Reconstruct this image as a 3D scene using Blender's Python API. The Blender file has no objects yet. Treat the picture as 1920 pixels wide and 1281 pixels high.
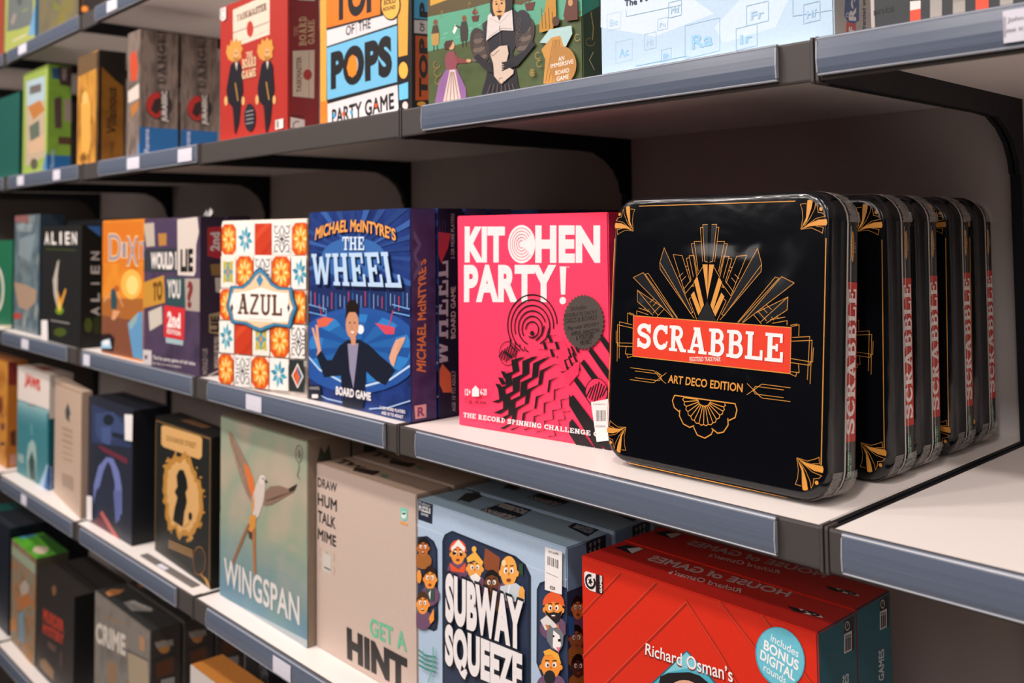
import bpy, bmesh, math, random
from mathutils import Vector, Matrix
from mathutils.geometry import tessellate_polygon
random.seed(7)
SC = bpy.context.scene
COL = SC.collection
Z0 = 1.2                      # the middle shelf is 1.2 m above the shop floor
# ------------------------------------------------------------------ camera
FPX, PU, PV = 1786.05, 960.0, 343.85
CAM = Vector((0.40228022, -0.70953004, 0.24006044 + Z0))
RX = Vector((0.6790931824938773, 0.7339641926233287, -0.011358408212533203))
RU = Vector((0.04488584961697422, -0.026075632020573978, 0.9986517520732089))
RF = Vector((-0.732678449249396, 0.678687428321398, 0.050652390308725474))
cd = bpy.data.cameras.new('camera')
cam = bpy.data.objects.new('camera', cd)
COL.objects.link(cam)
cam.matrix_world = Matrix(((RX.x, RU.x, -RF.x, CAM.x), (RX.y, RU.y, -RF.y, CAM.y), (RX.z, RU.z, -RF.z, CAM.z), (0, 0, 0, 1)))
cd.sensor_width = 36.0
cd.lens = FPX * 36.0 / 1920.0
cd.shift_x = 0.0
cd.shift_y = (PV - 640.5) / 1920.0
cd.clip_start = 0.02
cd.dof.use_dof = True
cd.dof.focus_distance = 0.93
cd.dof.aperture_fstop = 5.2
SC.camera = cam
# ------------------------------------------------------------------ light
SC.view_settings.view_transform = 'Standard'
SC.view_settings.look = 'None'
SC.view_settings.exposure = -0.07
SC.view_settings.gamma = 1.0
SC.view_settings.use_curve_mapping = False
wd = bpy.data.worlds.new('shop_air')
SC.world = wd
wd.use_nodes = True
bg = wd.node_tree.nodes['Background']
bg.inputs[0].default_value = (1.0, 0.90, 0.84, 1)
bg.inputs[1].default_value = 0.22
def lamp(x, y, z, power, size, target, color=(1.0, 0.91, 0.86), spread=120):
    ld = bpy.data.lights.new('spot_and_fill_light', 'AREA')
    ld.shape = 'DISK'; ld.size = size; ld.energy = power; ld.color = color
    ld.spread = math.radians(spread)
    o = bpy.data.objects.new('spot_and_fill_light', ld)
    COL.objects.link(o)
    o.location = (x, y, z)
    o.rotation_euler = (Vector(target) - Vector((x, y, z))).to_track_quat('-Z', 'Y').to_euler()
    return o
for lx, pw in ((-2.7, 6.5), (-1.8, 7), (-0.95, 7), (0.35, 7), (1.5, 6)):      # spotlights over the aisle
    lamp(lx, -1.10, 3.05, pw * 1.12, 0.13, (lx + 0.05, 0.05, 1.1))
for lx, pw in ((-2.7, 11), (-1.75, 10), (-0.8, 11), (0.7, 10.5)):               # second row of spotlights farther out
    lamp(lx, -1.95, 3.05, pw * 0.79, 0.15, (lx + 0.1, 0.05, 1.1))
for lx in (-2.1, -0.6, 1.4):                                                 # wide unseen fill lights, added to soften the shade inside the shelves
    lamp(lx, -2.9, 2.75, 14, 1.1, (lx * .6, 0.2, 1.2), (1.0, 0.92, 0.88), 160)

# ------------------------------------------------------------------ materials
def lin(h):
    h = h.lstrip('#')
    out = []
    for i in (0, 2, 4):
        c = int(h[i:i + 2], 16) / 255.0
        out.append(c / 12.92 if c <= 0.04045 else ((c + 0.055) / 1.055) ** 2.4)
    return (out[0], out[1], out[2], 1.0)
_M = {}
def nodes_of(name):
    m = bpy.data.materials.new(name)
    m.use_nodes = True
    nt = m.node_tree
    return m, nt, nt.nodes['Principled BSDF']
def mat(hexa, rough=0.42, spec=0.4, kind='print'):
    """flat printed or painted colour with a faint procedural grain"""
    k = (hexa, rough, spec, kind)
    if k in _M: return _M[k]
    m, nt, b = nodes_of('%s_%s' % (kind, hexa.lstrip('#')))
    c = lin(hexa)
    n = nt.nodes.new('ShaderNodeTexNoise'); n.inputs['Scale'].default_value = 220.0; n.inputs['Detail'].default_value = 2.0
    t = nt.nodes.new('ShaderNodeTexCoord'); nt.links.new(t.outputs['Object'], n.inputs['Vector'])
    mx = nt.nodes.new('ShaderNodeMix'); mx.data_type = 'RGBA'
    mx.inputs[6].default_value = (c[0] * .93, c[1] * .93, c[2] * .93, 1); mx.inputs[7].default_value = (min(1, c[0] * 1.07), min(1, c[1] * 1.07), min(1, c[2] * 1.07), 1)
    nt.links.new(n.outputs['Fac'], mx.inputs[0]); nt.links.new(mx.outputs[2], b.inputs['Base Color'])
    b.inputs['Roughness'].default_value = rough
    b.inputs['Specular IOR Level'].default_value = spec
    _M[k] = m
    return m
def mottled(name, cols, scale, rough=0.42, detail=3.0, stretch=(1, 1, 1), bump=0.0, spec=0.4):
    """several printed colours blended by noise"""
    k = ('mot', name)
    if k in _M: return _M[k]
    m, nt, b = nodes_of(name)
    t = nt.nodes.new('ShaderNodeTexCoord')
    mp = nt.nodes.new('ShaderNodeMapping'); mp.inputs['Scale'].default_value = stretch
    nt.links.new(t.outputs['Object'], mp.inputs['Vector'])
    n = nt.nodes.new('ShaderNodeTexNoise'); n.inputs['Scale'].default_value = scale; n.inputs['Detail'].default_value = detail
    nt.links.new(mp.outputs[0], n.inputs['Vector'])
    r = nt.nodes.new('ShaderNodeValToRGB')
    nt.links.new(n.outputs['Fac'], r.inputs[0])
    el = r.color_ramp.elements
    for i, h in enumerate(cols):
        p = 0.30 + 0.40 * i / max(1, len(cols) - 1)
        if i < 2: e = el[i]; e.position = p
        else: e = el.new(p)
        e.color = lin(h)
    nt.links.new(r.outputs[0], b.inputs['Base Color'])
    b.inputs['Roughness'].default_value = rough
    b.inputs['Specular IOR Level'].default_value = spec
    if bump:
        bp = nt.nodes.new('ShaderNodeBump'); bp.inputs['Strength'].default_value = bump; bp.inputs['Distance'].default_value = 0.002
        nt.links.new(n.outputs['Fac'], bp.inputs['Height']); nt.links.new(bp.outputs[0], b.inputs['Normal'])
    _M[k] = m
    return m
def brushed(name, hexa, rough, spec=0.5, metal=0.0, nscale=60, bump=0.05, dist=0.0005):
    k = ('br', name)
    if k in _M: return _M[k]
    m, nt, b = nodes_of(name)
    t = nt.nodes.new('ShaderNodeTexCoord')
    n = nt.nodes.new('ShaderNodeTexNoise'); n.inputs['Scale'].default_value = nscale; n.inputs['Detail'].default_value = 4
    nt.links.new(t.outputs['Object'], n.inputs['Vector'])
    r = nt.nodes.new('ShaderNodeMapRange'); r.inputs[3].default_value = rough * .8; r.inputs[4].default_value = rough * 1.2
    nt.links.new(n.outputs['Fac'], r.inputs[0]); nt.links.new(r.outputs[0], b.inputs['Roughness'])
    bp = nt.nodes.new('ShaderNodeBump'); bp.inputs['Strength'].default_value = bump; bp.inputs['Distance'].default_value = dist
    nt.links.new(n.outputs['Fac'], bp.inputs['Height']); nt.links.new(bp.outputs[0], b.inputs['Normal'])
    b.inputs['Base Color'].default_value = lin(hexa)
    b.inputs['Specular IOR Level'].default_value = spec
    b.inputs['Metallic'].default_value = metal
    _M[k] = m
    return m
M_BOARD = brushed('cream_shelf_enamel', 'e8dfda', 0.40, 0.35, nscale=90, bump=0.03)
M_LIP = brushed('charcoal_powder_coat', '423d3b', 0.55, 0.35, nscale=500, bump=0.12, dist=0.0003)
M_BRACKET = brushed('black_powder_coat', '15151a', 0.55, 0.3, nscale=400, bump=0.1, dist=0.0003)
M_BACK = brushed('taupe_back_panel', 'c9c1be', 0.7, 0.25, nscale=200, bump=0.06)
M_FLOOR = mottled('grey_shop_floor', ['a39b94', 'b3aba4', 'bfb8b1'], 6, 0.5)
M_WALL = brushed('warm_dark_wall', '4a4441', 0.8, 0.2)
M_CEIL = brushed('black_ceiling', '2a2827', 0.9, 0.2)
def plastic():
    m, nt, b = nodes_of('clear_ticket_plastic')
    b.inputs['Base Color'].default_value = lin('667083'); b.inputs['Roughness'].default_value = 0.22
    b.inputs['Specular IOR Level'].default_value = 0.6
    t = nt.nodes.new('ShaderNodeTexCoord'); mp = nt.nodes.new('ShaderNodeMapping'); mp.inputs['Scale'].default_value = (3, 60, 260)
    n = nt.nodes.new('ShaderNodeTexNoise'); n.inputs['Scale'].default_value = 1.2; n.inputs['Detail'].default_value = 5
    nt.links.new(t.outputs['Object'], mp.inputs[0]); nt.links.new(mp.outputs[0], n.inputs['Vector'])
    r = nt.nodes.new('ShaderNodeMapRange'); r.inputs[3].default_value = 0.5; r.inputs[4].default_value = 0.8
    nt.links.new(n.outputs['Fac'], r.inputs[0])
    tr = nt.nodes.new('ShaderNodeBsdfTransparent'); mx = nt.nodes.new('ShaderNodeMixShader')
    nt.links.new(r.outputs[0], mx.inputs[0]); nt.links.new(tr.outputs[0], mx.inputs[1]); nt.links.new(b.outputs[0], mx.inputs[2])
    nt.links.new(mx.outputs[0], nt.nodes['Material Output'].inputs[0])
    return m
M_PLASTIC = plastic()
M_PLASTIC_EDGE = brushed('frosted_plastic_edge', '9a9da6', 0.3, 0.6)
M_PAPER = mat('cdcad4', 0.7, 0.2, 'ticket_paper')
M_WHITE_STICKER = mat('e8e2e0', 0.5, 0.3, 'sticker_paper')
M_TIN = brushed('black_tin_lacquer', '090b10', 0.10, 0.8, nscale=11, bump=0.16, dist=0.006)
M_TIN_SIDE = brushed('black_tin_side', '0b0d11', 0.18, 0.3, metal=0.0, nscale=30, bump=0.10, dist=0.002)
M_BEAD = brushed('tin_bead_highlight', 'b5aaa2', 0.35, 0.8, metal=0.15)  # rim highlight put into the bead's lightened colour
M_TIN_BASE = brushed('tin_base_reflected_grey', '232323', 0.22, 0.5, metal=0.0, nscale=30, bump=0.10, dist=0.002)  # reflection of shelf and back panel put into the base's grey
# ------------------------------------------------------------------ object helpers
def tag(o, label, cat, group=None, kind=None):
    if label: o['label'] = label
    if cat: o['category'] = cat
    if group: o['group'] = group
    if kind: o['kind'] = kind
    return o
def empty(name, M):
    o = bpy.data.objects.new(name, None)
    o.empty_display_size = 0.03
    COL.objects.link(o)
    o.matrix_world = M
    return o
def mesh_obj(name, verts, faces, mats, parent=None, fmat=None, smooth=False, label=None):
    """verts are in the parent's local space"""
    me = bpy.data.meshes.new(name)
    me.from_pydata([tuple(v) for v in verts], [], faces)
    for m in mats: me.materials.append(m)
    if fmat: me.polygons.foreach_set('material_index', fmat)
    if smooth: me.polygons.foreach_set('use_smooth', [True] * len(me.polygons))
    me.update()
    o = bpy.data.objects.new(name, me)
    COL.objects.link(o)
    if parent is not None: o.parent = parent
    if label: o['label'] = label
    return o
def boxes_mesh(name, boxes, m, parent=None, bevel=0.0, label=None):
    """one mesh of axis-aligned boxes (x0,x1,y0,y1,z0,z1)"""
    bm = bmesh.new()
    for (x0, x1, y0, y1, z0, z1) in boxes:
        vs = [bm.verts.new((x, y, z)) for z in (z0, z1) for (x, y) in ((x0, y0), (x1, y0), (x1, y1), (x0, y1))]
        for f in ((3, 2, 1, 0), (4, 5, 6, 7), (0, 1, 5, 4), (1, 2, 6, 5), (2, 3, 7, 6), (3, 0, 4, 7)):
            bm.faces.new([vs[i] for i in f])
    if bevel: bmesh.ops.bevel(bm, geom=list(bm.edges), offset=bevel, segments=2, affect='EDGES')
    me = bpy.data.meshes.new(name); bm.to_mesh(me); bm.free()
    me.materials.append(m)
    o = bpy.data.objects.new(name, me); COL.objects.link(o)
    if parent is not None: o.parent = parent
    if label: o['label'] = label
    return o
def prism_x(name, prof, x0, x1, m, parent=None, smooth=False, cap=True):
    """closed (y,z) outline extruded along x"""
    n = len(prof)
    v = [(x0, y, z) for y, z in prof] + [(x1, y, z) for y, z in prof]
    f = [(i, (i + 1) % n, n + (i + 1) % n, n + i) for i in range(n)]
    if cap: f += [tuple(range(n))[::-1], tuple(range(n, 2 * n))]
    o = mesh_obj(name, v, f, [m], parent, smooth=False)
    bm = bmesh.new(); bm.from_mesh(o.data); bmesh.ops.recalc_face_normals(bm, faces=list(bm.faces)); bm.to_mesh(o.data); bm.free()
    return o
def dup(root, M):
    r = root.copy(); COL.objects.link(r); r.matrix_world = M
    for ch in list(root.children):
        c = ch.copy(); COL.objects.link(c); c.parent = r
        for g in list(ch.children):
            d = g.copy(); COL.objects.link(d); d.parent = c
    return r
def ray(u, v):
    return RX * ((u - PU) / FPX) - RU * ((v - PV) / FPX) + RF
def gy(u, v, y):
    D = ray(u, v); t = (y - CAM.y) / D.y
    return CAM + D * t
# ------------------------------------------------------------------ lettering
_T = {}
def _curve_mesh(s, bold, shear):
    k = (s, round(bold, 4), shear)
    if k in _T: return _T[k]
    cu = bpy.data.curves.new('lettering', 'FONT')
    cu.body = s; cu.size = 1.0; cu.offset = bold; cu.resolution_u = 5; cu.shear = shear; cu.fill_mode = 'FRONT'
    cu.space_character = 1.0 + bold * 1.2
    ob = bpy.data.objects.new('lettering', cu); COL.objects.link(ob)
    dg = bpy.context.evaluated_depsgraph_get(); dg.update()
    me = bpy.data.meshes.new_from_object(ob.evaluated_get(dg))
    me.calc_loop_triangles()
    vs = [(p.co.x, p.co.y) for p in me.vertices]
    tr = [tuple(t.vertices) for t in me.loop_triangles]
    bpy.data.objects.remove(ob); bpy.data.curves.remove(cu); bpy.data.meshes.remove(me)
    if 'M' in s:                                  # heavy weights fold the M over itself: redraw it from stems and a vee
        keep, add = [], []
        for g in islands(tr):
            idx = sorted({i for t in g for i in t})
            xs = [vs[i][0] for i in idx]; ys = [vs[i][1] for i in idx]
            x0, x1, y0, y1 = min(xs), max(xs), min(ys), max(ys)
            c = sum(1 for i in idx if min(abs(vs[i][0] - x0), abs(vs[i][0] - x1)) < 1e-4 and min(abs(vs[i][1] - y0), abs(vs[i][1] - y1)) < 1e-4)
            if len(idx) == 15 and c == 4 and shear == 0: add.append((x0, x1, y0, y1))
            else: keep += g
        tr = keep
        for x0, x1, y0, y1 in add:
            xm = (x0 + x1) / 2; t = .098 + 2 * bold
            for sg in (1, -1):
                e = x0 if sg == 1 else x1
                lo = y1 - .025 - 2.6 * bold
                for q in ([(e, y0), (e + sg * t, y0), (e + sg * t, y1 - .06), (e, y1 - .03)], [(e, y1), (e + sg * (.092 + 1.2 * bold), y1), (xm, .402 + 1.6 * bold), (xm, .257 - 1.6 * bold), (e, lo)]):
                    b = len(vs); vs += q
                    tr += [(b, b + i, b + i + 1) for i in range(1, len(q) - 1)]
    _T[k] = (vs, tr)
    return _T[k]
def islands(tris):
    par = {}
    def find(a):
        while par.setdefault(a, a) != a: a = par[a]
        return a
    for t in tris:
        r = find(t[0])
        for v in t[1:]: par[find(v)] = r
    g = {}
    for t in tris: g.setdefault(find(t[0]), []).append(t)
    return list(g.values())
def arc(cx, cy, rx, ry, a0, a1, n=14):
    return [(cx + rx * math.cos(math.radians(a0 + (a1 - a0) * i / n)), cy + ry * math.sin(math.radians(a0 + (a1 - a0) * i / n))) for i in range(n + 1)]
def stroke2(pts, w):
    """thick mitred polyline as a list of quads"""
    n = len(pts)
    L, R = [], []
    for i in range(n):
        a = Vector(pts[max(0, i - 1)]); b = Vector(pts[i]); c = Vector(pts[min(n - 1, i + 1)])
        closed = (Vector(pts[0]) - Vector(pts[-1])).length < 1e-9
        if closed and i in (0, n - 1): a = Vector(pts[n - 2]); c = Vector(pts[1])
        d1 = (b - a); d2 = (c - b)
        if d1.length < 1e-9: d1 = d2
        if d2.length < 1e-9: d2 = d1
        d1 = d1.normalized(); d2 = d2.normalized()
        n1 = Vector((-d1.y, d1.x)); n2 = Vector((-d2.y, d2.x))
        m = n1 + n2
        m = n1 if m.length < 1e-6 else m.normalized()
        k = w / 2 / max(0.35, m.dot(n1))
        L.append(b + m * k); R.append(b - m * k)
    return [[L[i], L[i + 1], R[i + 1], R[i]] for i in range(n - 1)]
# slab capitals: strokes in a unit box (x 0..width, y 0..1)
def _slab(ch):
    t = 0.19; s = 0.115
    q = []
    def st(pts, w=t): q.extend(stroke2(pts, w))
    def sf(x0, x1, top): q.append([(x0, 1 - s if top else 0), (x1, 1 - s if top else 0), (x1, 1 if top else s), (x0, 1 if top else s)])
    def stem(x): st([(x, 0), (x, 1)])
    W = 0.74
    if ch == 'S':
        st([(0.60, 0.71)] + arc(.36, .72, .235, .19, 20, 180)[1:] + arc(.36, .70, .235, .16, 180, 262)[1:] + arc(.37, .29, .235, .22, 82, -90)[0:] + arc(.37, .28, .25, .19, -90, -175)[1:])
        q.append([(.58, .62), (.68, .62), (.68, .98), (.58, .98)]); q.append([(.05, .02), (.15, .02), (.15, .38), (.05, .38)])
    elif ch == 'C':
        st(arc(.42, .5, .29, .405, 42, 318, 26)); q.append([(.60, .64), (.71, .64), (.71, .98), (.60, .98)]); q.append([(.60, .16), (.68, .16), (.74, .36), (.66, .36)])
    elif ch in 'RBPD':
        stem(.22); sf(.03, .36, True); sf(.03, .41 if ch in 'RP' else .36, False)
        if ch == 'D': st([(.2, .94)] + arc(.36, .5, .26, .44, 90, -90) + [(.2, .06)], .13)
        else:
            st([(.2, .935)] + arc(.40, .73, .18, .205, 90, -90) + [(.2, .525)], .15)
            if ch == 'B': st([(.2, .525)] + arc(.42, .285, .21, .235, 90, -90) + [(.2, .06)], .15)
            if ch == 'R': st([(.40, .52), (.64, .06)], .2); sf(.55, .82, False); W = .84
    elif ch == 'A':
        st([(.17, .05), (.40, .97)], .13); st([(.66, .05), (.43, .97)], .21); st([(.24, .31), (.6, .31)], .12)
        sf(.02, .36, False); sf(.5, .86, False); sf(.26, .55, True); W = .88
    elif ch in 'EFL':
        stem(.22); sf(.03, .36, True); sf(.03, .45, False)
        if ch in 'EF':
            st([(.2, .935), (.66, .935)], .13); q.append([(.60, .68), (.70, .68), (.70, 1), (.60, 1)])
            st([(.2, .5), (.5, .5)], .12); q.append([(.44, .37), (.53, .37), (.53, .63), (.44, .63)])
        if ch in 'EL':
            st([(.2, .065), (.68, .065)], .13); q.append([(.62, 0), (.73, 0), (.73, .36), (.62, .36)]); W = .76
    elif ch in 'HNM':
        stem(.2); x = .66 if ch != 'M' else .84; stem(x)
        for a in (.2, x): sf(a - .17, a + .17, True); sf(a - .17, a + .17, False)
        if ch == 'H': st([(.2, .5), (x, .5)], .14)
        if ch == 'N': st([(.17, .95), (x, .05)], .17)
        if ch == 'M': st([(.18, .95), (.52, .1), (.86, .95)], .15)
        W = x + .2
    elif ch == 'I': stem(.2); sf(.02, .38, True); sf(.02, .38, False); W = .4
    elif ch == 'T': stem(.38); st([(.03, .935), (.73, .935)], .13); q.append([(.02, .66), (.11, .66), (.11, 1), (.02, 1)]); q.append([(.65, .66), (.74, .66), (.74, 1), (.65, 1)]); sf(.2, .56, False)
    elif ch in 'VW':
        if ch == 'V': st([(.14, .97), (.40, .03)], .2); st([(.66, .97), (.42, .03)], .13); W = .82; sf(.0, .33, True); sf(.5, .82, True)
        else:
            st([(.14, .97), (.34, .03)], .18); st([(.36, .03), (.54, .9)], .12); st([(.54, .9), (.76, .03)], .18); st([(.78, .03), (.96, .97)], .12); sf(.0, .3, True); sf(.8, 1.1, True); W = 1.1
    elif ch == 'Z': st([(.05, .935), (.66, .935)], .13); st([(.05, .065), (.68, .065)], .13); st([(.62, .93), (.1, .07)], .17)
    elif ch == 'U': st([(.2, .95)] + arc(.42, .3, .22, .235, 180, 360) + [(.64, .95)], .16); sf(.02, .38, True); sf(.5, .8, True); W = .82
    elif ch == 'Y': st([(.13, .95), (.4, .45)], .19); st([(.68, .95), (.42, .45)], .13); st([(.41, .5), (.41, 0)], .19); sf(0, .32, True); sf(.52, .84, True); sf(.24, .58, False); W = .84
    elif ch == 'K': stem(.2); st([(.24, .42), (.66, .95)], .13); st([(.36, .56), (.68, .05)], .2); sf(.02, .38, True); sf(.02, .38, False); sf(.5, .82, True); sf(.54, .86, False); W = .86
    elif ch == 'G': st(arc(.42, .5, .29, .405, 42, 340, 26)); q.append([(.60, .64), (.71, .64), (.71, .98), (.60, .98)]); sf2 = [(.44, .36), (.80, .36), (.80, .48), (.44, .48)]; q.append(sf2); q.append([(.62, .05), (.74, .05), (.74, .48), (.62, .48)]); W = .82
    elif ch == 'O': st(arc(.43, .5, .3, .405, 0, 360, 32)); W = .86
    else: W = .35
    return q, W
def slab_mesh(s):
    k = ('slab', s)
    if k in _T: return _T[k]
    vs, tr = [], []
    x = 0
    for ch in s:
        q, W = _slab(ch)
        for poly in q:
            b = len(vs)
            vs += [(x + p[0], p[1]) for p in poly]
            tr += [(b, b + 1, b + 2), (b, b + 2, b + 3)]
        x += W + 0.03
    _T[k] = (vs, tr)
    return _T[k]
# ------------------------------------------------------------------ printed faces
class Face:
    """a rectangle on a real box side; art is clipped to it and laid on in layers of 0.03 mm"""
    def __init__(s, o, ux, uy, w, h, inv):
        s.o, s.ux, s.uy, s.w, s.h, s.inv = o, ux.normalized(), uy.normalized(), w, h, inv
        s.n = s.ux.cross(s.uy)
        s.z = (0.0, 0.0, 1.0)
        s.V, s.F, s.FM, s.mats = [], [], [], []
        s.layer, s.last = 0, None
        s.clip = (0.0, 0.0, w, h)
        s.base, s.off = None, 0.00006
    def Z(s, x0, y0, k): s.z = (x0, y0, k); return s
    def uv(s, p):
        u = s.z[0] + p[0] / s.z[2]; v = s.z[1] + p[1] / s.z[2]
        D = ray(u, v); t = (s.o - CAM).dot(s.n) / D.dot(s.n)
        q = CAM + D * t - s.o
        return Vector((q.dot(s.ux), q.dot(s.uy)))
    def _mi(s, m):
        if isinstance(m, str): m = mat(m)
        if m is not s.last: s.off += 0.000025; s.last = m
        if m not in s.mats: s.mats.append(m)
        return s.mats.index(m)
    def tri_uv(s, tris, m):
        if s.base is not None:                      # the printed sheet itself lies under all its motifs
            bcol, s.base = s.base, None
            e = 0.0013
            s.tri_uv([[Vector((e, e)), Vector((s.w - e, e)), Vector((s.w - e, s.h - e)), Vector((e, s.h - e))]], bcol)
        mi = s._mi(m)
        s.off += 0.000003
        off = s.n * s.off
        x0, y0, x1, y1 = s.clip
        for T in tris:
            P = [Vector(q) for q in T]
            if all(x0 <= q.x <= x1 and y0 <= q.y <= y1 for q in P): pass
            else:
                for ax, lim, sg in ((0, x0, 1), (0, x1, -1), (1, y0, 1), (1, y1, -1)):
                    out = []
                    for i in range(len(P)):
                        a, b = P[i], P[(i + 1) % len(P)]
                        da, db = (a[ax] - lim) * sg, (b[ax] - lim) * sg
                        if da >= 0: out.append(a)
                        if (da > 0 > db) or (da < 0 < db): out.append(a + (b - a) * (da / (da - db)))
                    P = out
                    if len(P) < 3: break
                if len(P) < 3: continue
            ar = sum(P[i].x * P[(i + 1) % len(P)].y - P[(i + 1) % len(P)].x * P[i].y for i in range(len(P)))
            if abs(ar) < 1e-12: continue
            if ar < 0: P = P[::-1]
            b = len(s.V)
            s.V += [s.inv @ (s.o + s.ux * q.x + s.uy * q.y + off) for q in P]
            s.F.append(tuple(range(b, b + len(P)))); s.FM.append(mi)
    def poly_uv(s, pts, m):
        v3 = [Vector((p[0], p[1], 0)) for p in pts]
        s.tri_uv([[pts[i] for i in t] for t in tessellate_polygon([v3])], m)
    def poly(s, pts, m): s.poly_uv([s.uv(p) for p in pts], m); return s
    def rect(s, x0, y0, x1, y1, m): return s.poly([(x0, y1), (x1, y1), (x1, y0), (x0, y0)], m)
    def fill(s, m, x0=0, y0=0, x1=1, y1=1):
        s.poly_uv([Vector((x0 * s.w, y0 * s.h)), Vector((x1 * s.w, y0 * s.h)), Vector((x1 * s.w, y1 * s.h)), Vector((x0 * s.w, y1 * s.h))], m); return s
    def line_uv(s, P, w, m):
        for q in stroke2(P, w): s.tri_uv([[q[0], q[1], q[2]], [q[0], q[2], q[3]]], m)
    def line(s, pts, w, m): s.line_uv([s.uv(p) for p in pts], w, m); return s
    def ell(s, cx, cy, rx, ry, m, n=28, rot=0):
        c, d = math.cos(math.radians(rot)), math.sin(math.radians(rot))
        return s.poly([(cx + rx * math.cos(a) * c - ry * math.sin(a) * d, cy + rx * math.cos(a) * d + ry * math.sin(a) * c) for a in [2 * math.pi * i / n for i in range(n)]], m)
    def ring(s, cx, cy, rx, ry, w, m, a0=0, a1=360, n=30):
        return s.line(arc(cx, cy, rx, ry, a0, a1, n), w, m)
    def text(s, st, bl, br, tr, tl, m, bold=0.0, outline=None, ow=0.03, font=None, shear=0.0, bend=None):
        Q = [s.uv(p) for p in (bl, br, tr, tl)]
        def put(vs, tris, box, mm):
            bx0, by0, bx1, by1 = box
            W = []
            for (x, y) in vs:
                a = (x - bx0) / (bx1 - bx0); b = (y - by0) / (by1 - by0)
                if bend: b += bend * (1 - (2 * a - 1) ** 2)
                W.append(Q[0] * (1 - a) * (1 - b) + Q[1] * a * (1 - b) + Q[2] * a * b + Q[3] * (1 - a) * b)
            for grp in islands(tris) if font != 'slab' else [tris[k:k + 2] for k in range(0, len(tris), 2)]:
                s.tri_uv([[W[i] for i in t] for t in grp], mm)
        vs, tris = slab_mesh(st) if font == 'slab' else _curve_mesh(st, bold, shear)
        if not vs: return s
        xs = [p[0] for p in vs]; ys = [p[1] for p in vs]
        box = (min(xs), min(ys), max(xs), max(ys))
        if outline:
            if font == 'slab':
                pass
            else:
                v2, t2 = _curve_mesh(st, bold + ow, shear)
                x2 = [p[0] for p in v2]
                # letters are spaced by weight: bring the wider setting back over the narrower one
                k = (box[2] - box[0]) / (max(x2) - min(x2) - 2 * ow)
                c = (max(x2) + min(x2)) / 2; c0 = (box[0] + box[2]) / 2
                v2 = [((x - c) * k + c0, y) for x, y in v2]
                put(v2, t2, box, outline)
        put(vs, tris, box, m)
        return s
    def htext(s, st, x0, y0, x1, y1, m, **k):
        return s.text(st, (x0, y1), (x1, y1), (x1, y0), (x0, y0), m, **k)
    def build(s, name, parent, label=None):
        if not s.F: return None
        o = mesh_obj(name, s.V, s.F, s.mats, parent, s.FM, label=label)
        s.V, s.F, s.FM, s.mats, s.last = [], [], [], [], None
        return o
class Box:
    """a carton: P,Q are the front bottom corners (x,y); z the shelf top; h height, d depth"""
    def __init__(s, name, label, cat, P, Q, z, h, d, cols, group=None, lean=0.0, bevel=0.0012, lid=None):
        P = Vector((P[0], P[1], z + Z0)); Q = Vector((Q[0], Q[1], z + Z0))
        ux = (Q - P).normalized(); nb = Vector((-ux.y, ux.x, 0))
        c, sn = math.cos(math.radians(lean)), math.sin(math.radians(lean))
        up = Vector((0, 0, c)) + nb * sn
        bk = nb * c - Vector((0, 0, sn))
        P = P + Vector((0, 0, d * sn if lean > 0 else 0))
        M = Matrix((( ux.x, bk.x, up.x, P.x), (ux.y, bk.y, up.y, P.y), (ux.z, bk.z, up.z, P.z), (0, 0, 0, 1)))
        w = (Q - P).xy.length
        s.M, s.w, s.h, s.d = M, w, h, d
        s.root = empty(name, M)
        tag(s.root, label, cat, group)
        bm = bmesh.new()
        vs = [bm.verts.new((x, y, zz)) for zz in (0, h) for (x, y) in ((0, 0), (w, 0), (w, d), (0, d))]
        for f in ((3, 2, 1, 0), (4, 5, 6, 7), (0, 1, 5, 4), (1, 2, 6, 5), (2, 3, 7, 6), (3, 0, 4, 7)): bm.faces.new([vs[i] for i in f])
        bmesh.ops.bevel(bm, geom=list(bm.edges), offset=bevel, segments=2, affect='EDGES')
        me = bpy.data.meshes.new('carton')
        fm = []
        for f in bm.faces:
            n = f.normal
            k = max((abs(n.x), 0), (abs(n.y), 1), (abs(n.z), 2))[1]
            f.material_index = {0: 1 if n.x > 0 else 2, 1: 0 if n.y < 0 else 2, 2: 2}[k]
        bm.to_mesh(me); bm.free()
        for cc in cols: me.materials.append(mat(cc) if isinstance(cc, str) else cc)
        o = bpy.data.objects.new('carton', me); COL.objects.link(o); o.parent = s.root
        s.carton = o
        inv = M.inverted()
        s.front = Face(P, ux, up, w, h, inv)
        s.side = Face(P + ux * w, bk, up, d, h, inv)
        s.top = Face(P + up * h, ux, bk, w, d, inv)
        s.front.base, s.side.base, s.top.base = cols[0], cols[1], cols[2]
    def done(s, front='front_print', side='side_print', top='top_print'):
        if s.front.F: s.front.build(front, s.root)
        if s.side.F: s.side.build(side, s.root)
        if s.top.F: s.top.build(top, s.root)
        return s
    def copy_behind(s, dist, label, dx=0.0):
        return tag(dup(s.root, s.M @ Matrix.Translation((dx, dist, 0))), label, None)
def sticker(b, face, pts, name='price_sticker', lines=(), label=None):
    """a paper sticker on a face: its own part"""
    f = Face(face.o + face.n * 0.0035, face.ux, face.uy, face.w, face.h, face.inv)
    f.clip = (-0.02, -0.02, face.w + .02, face.h + .02)
    f.z = face.z
    f.poly(pts, M_WHITE_STICKER)
    for fn in lines: fn(f)
    return f.build(name, b.root, label)
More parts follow.
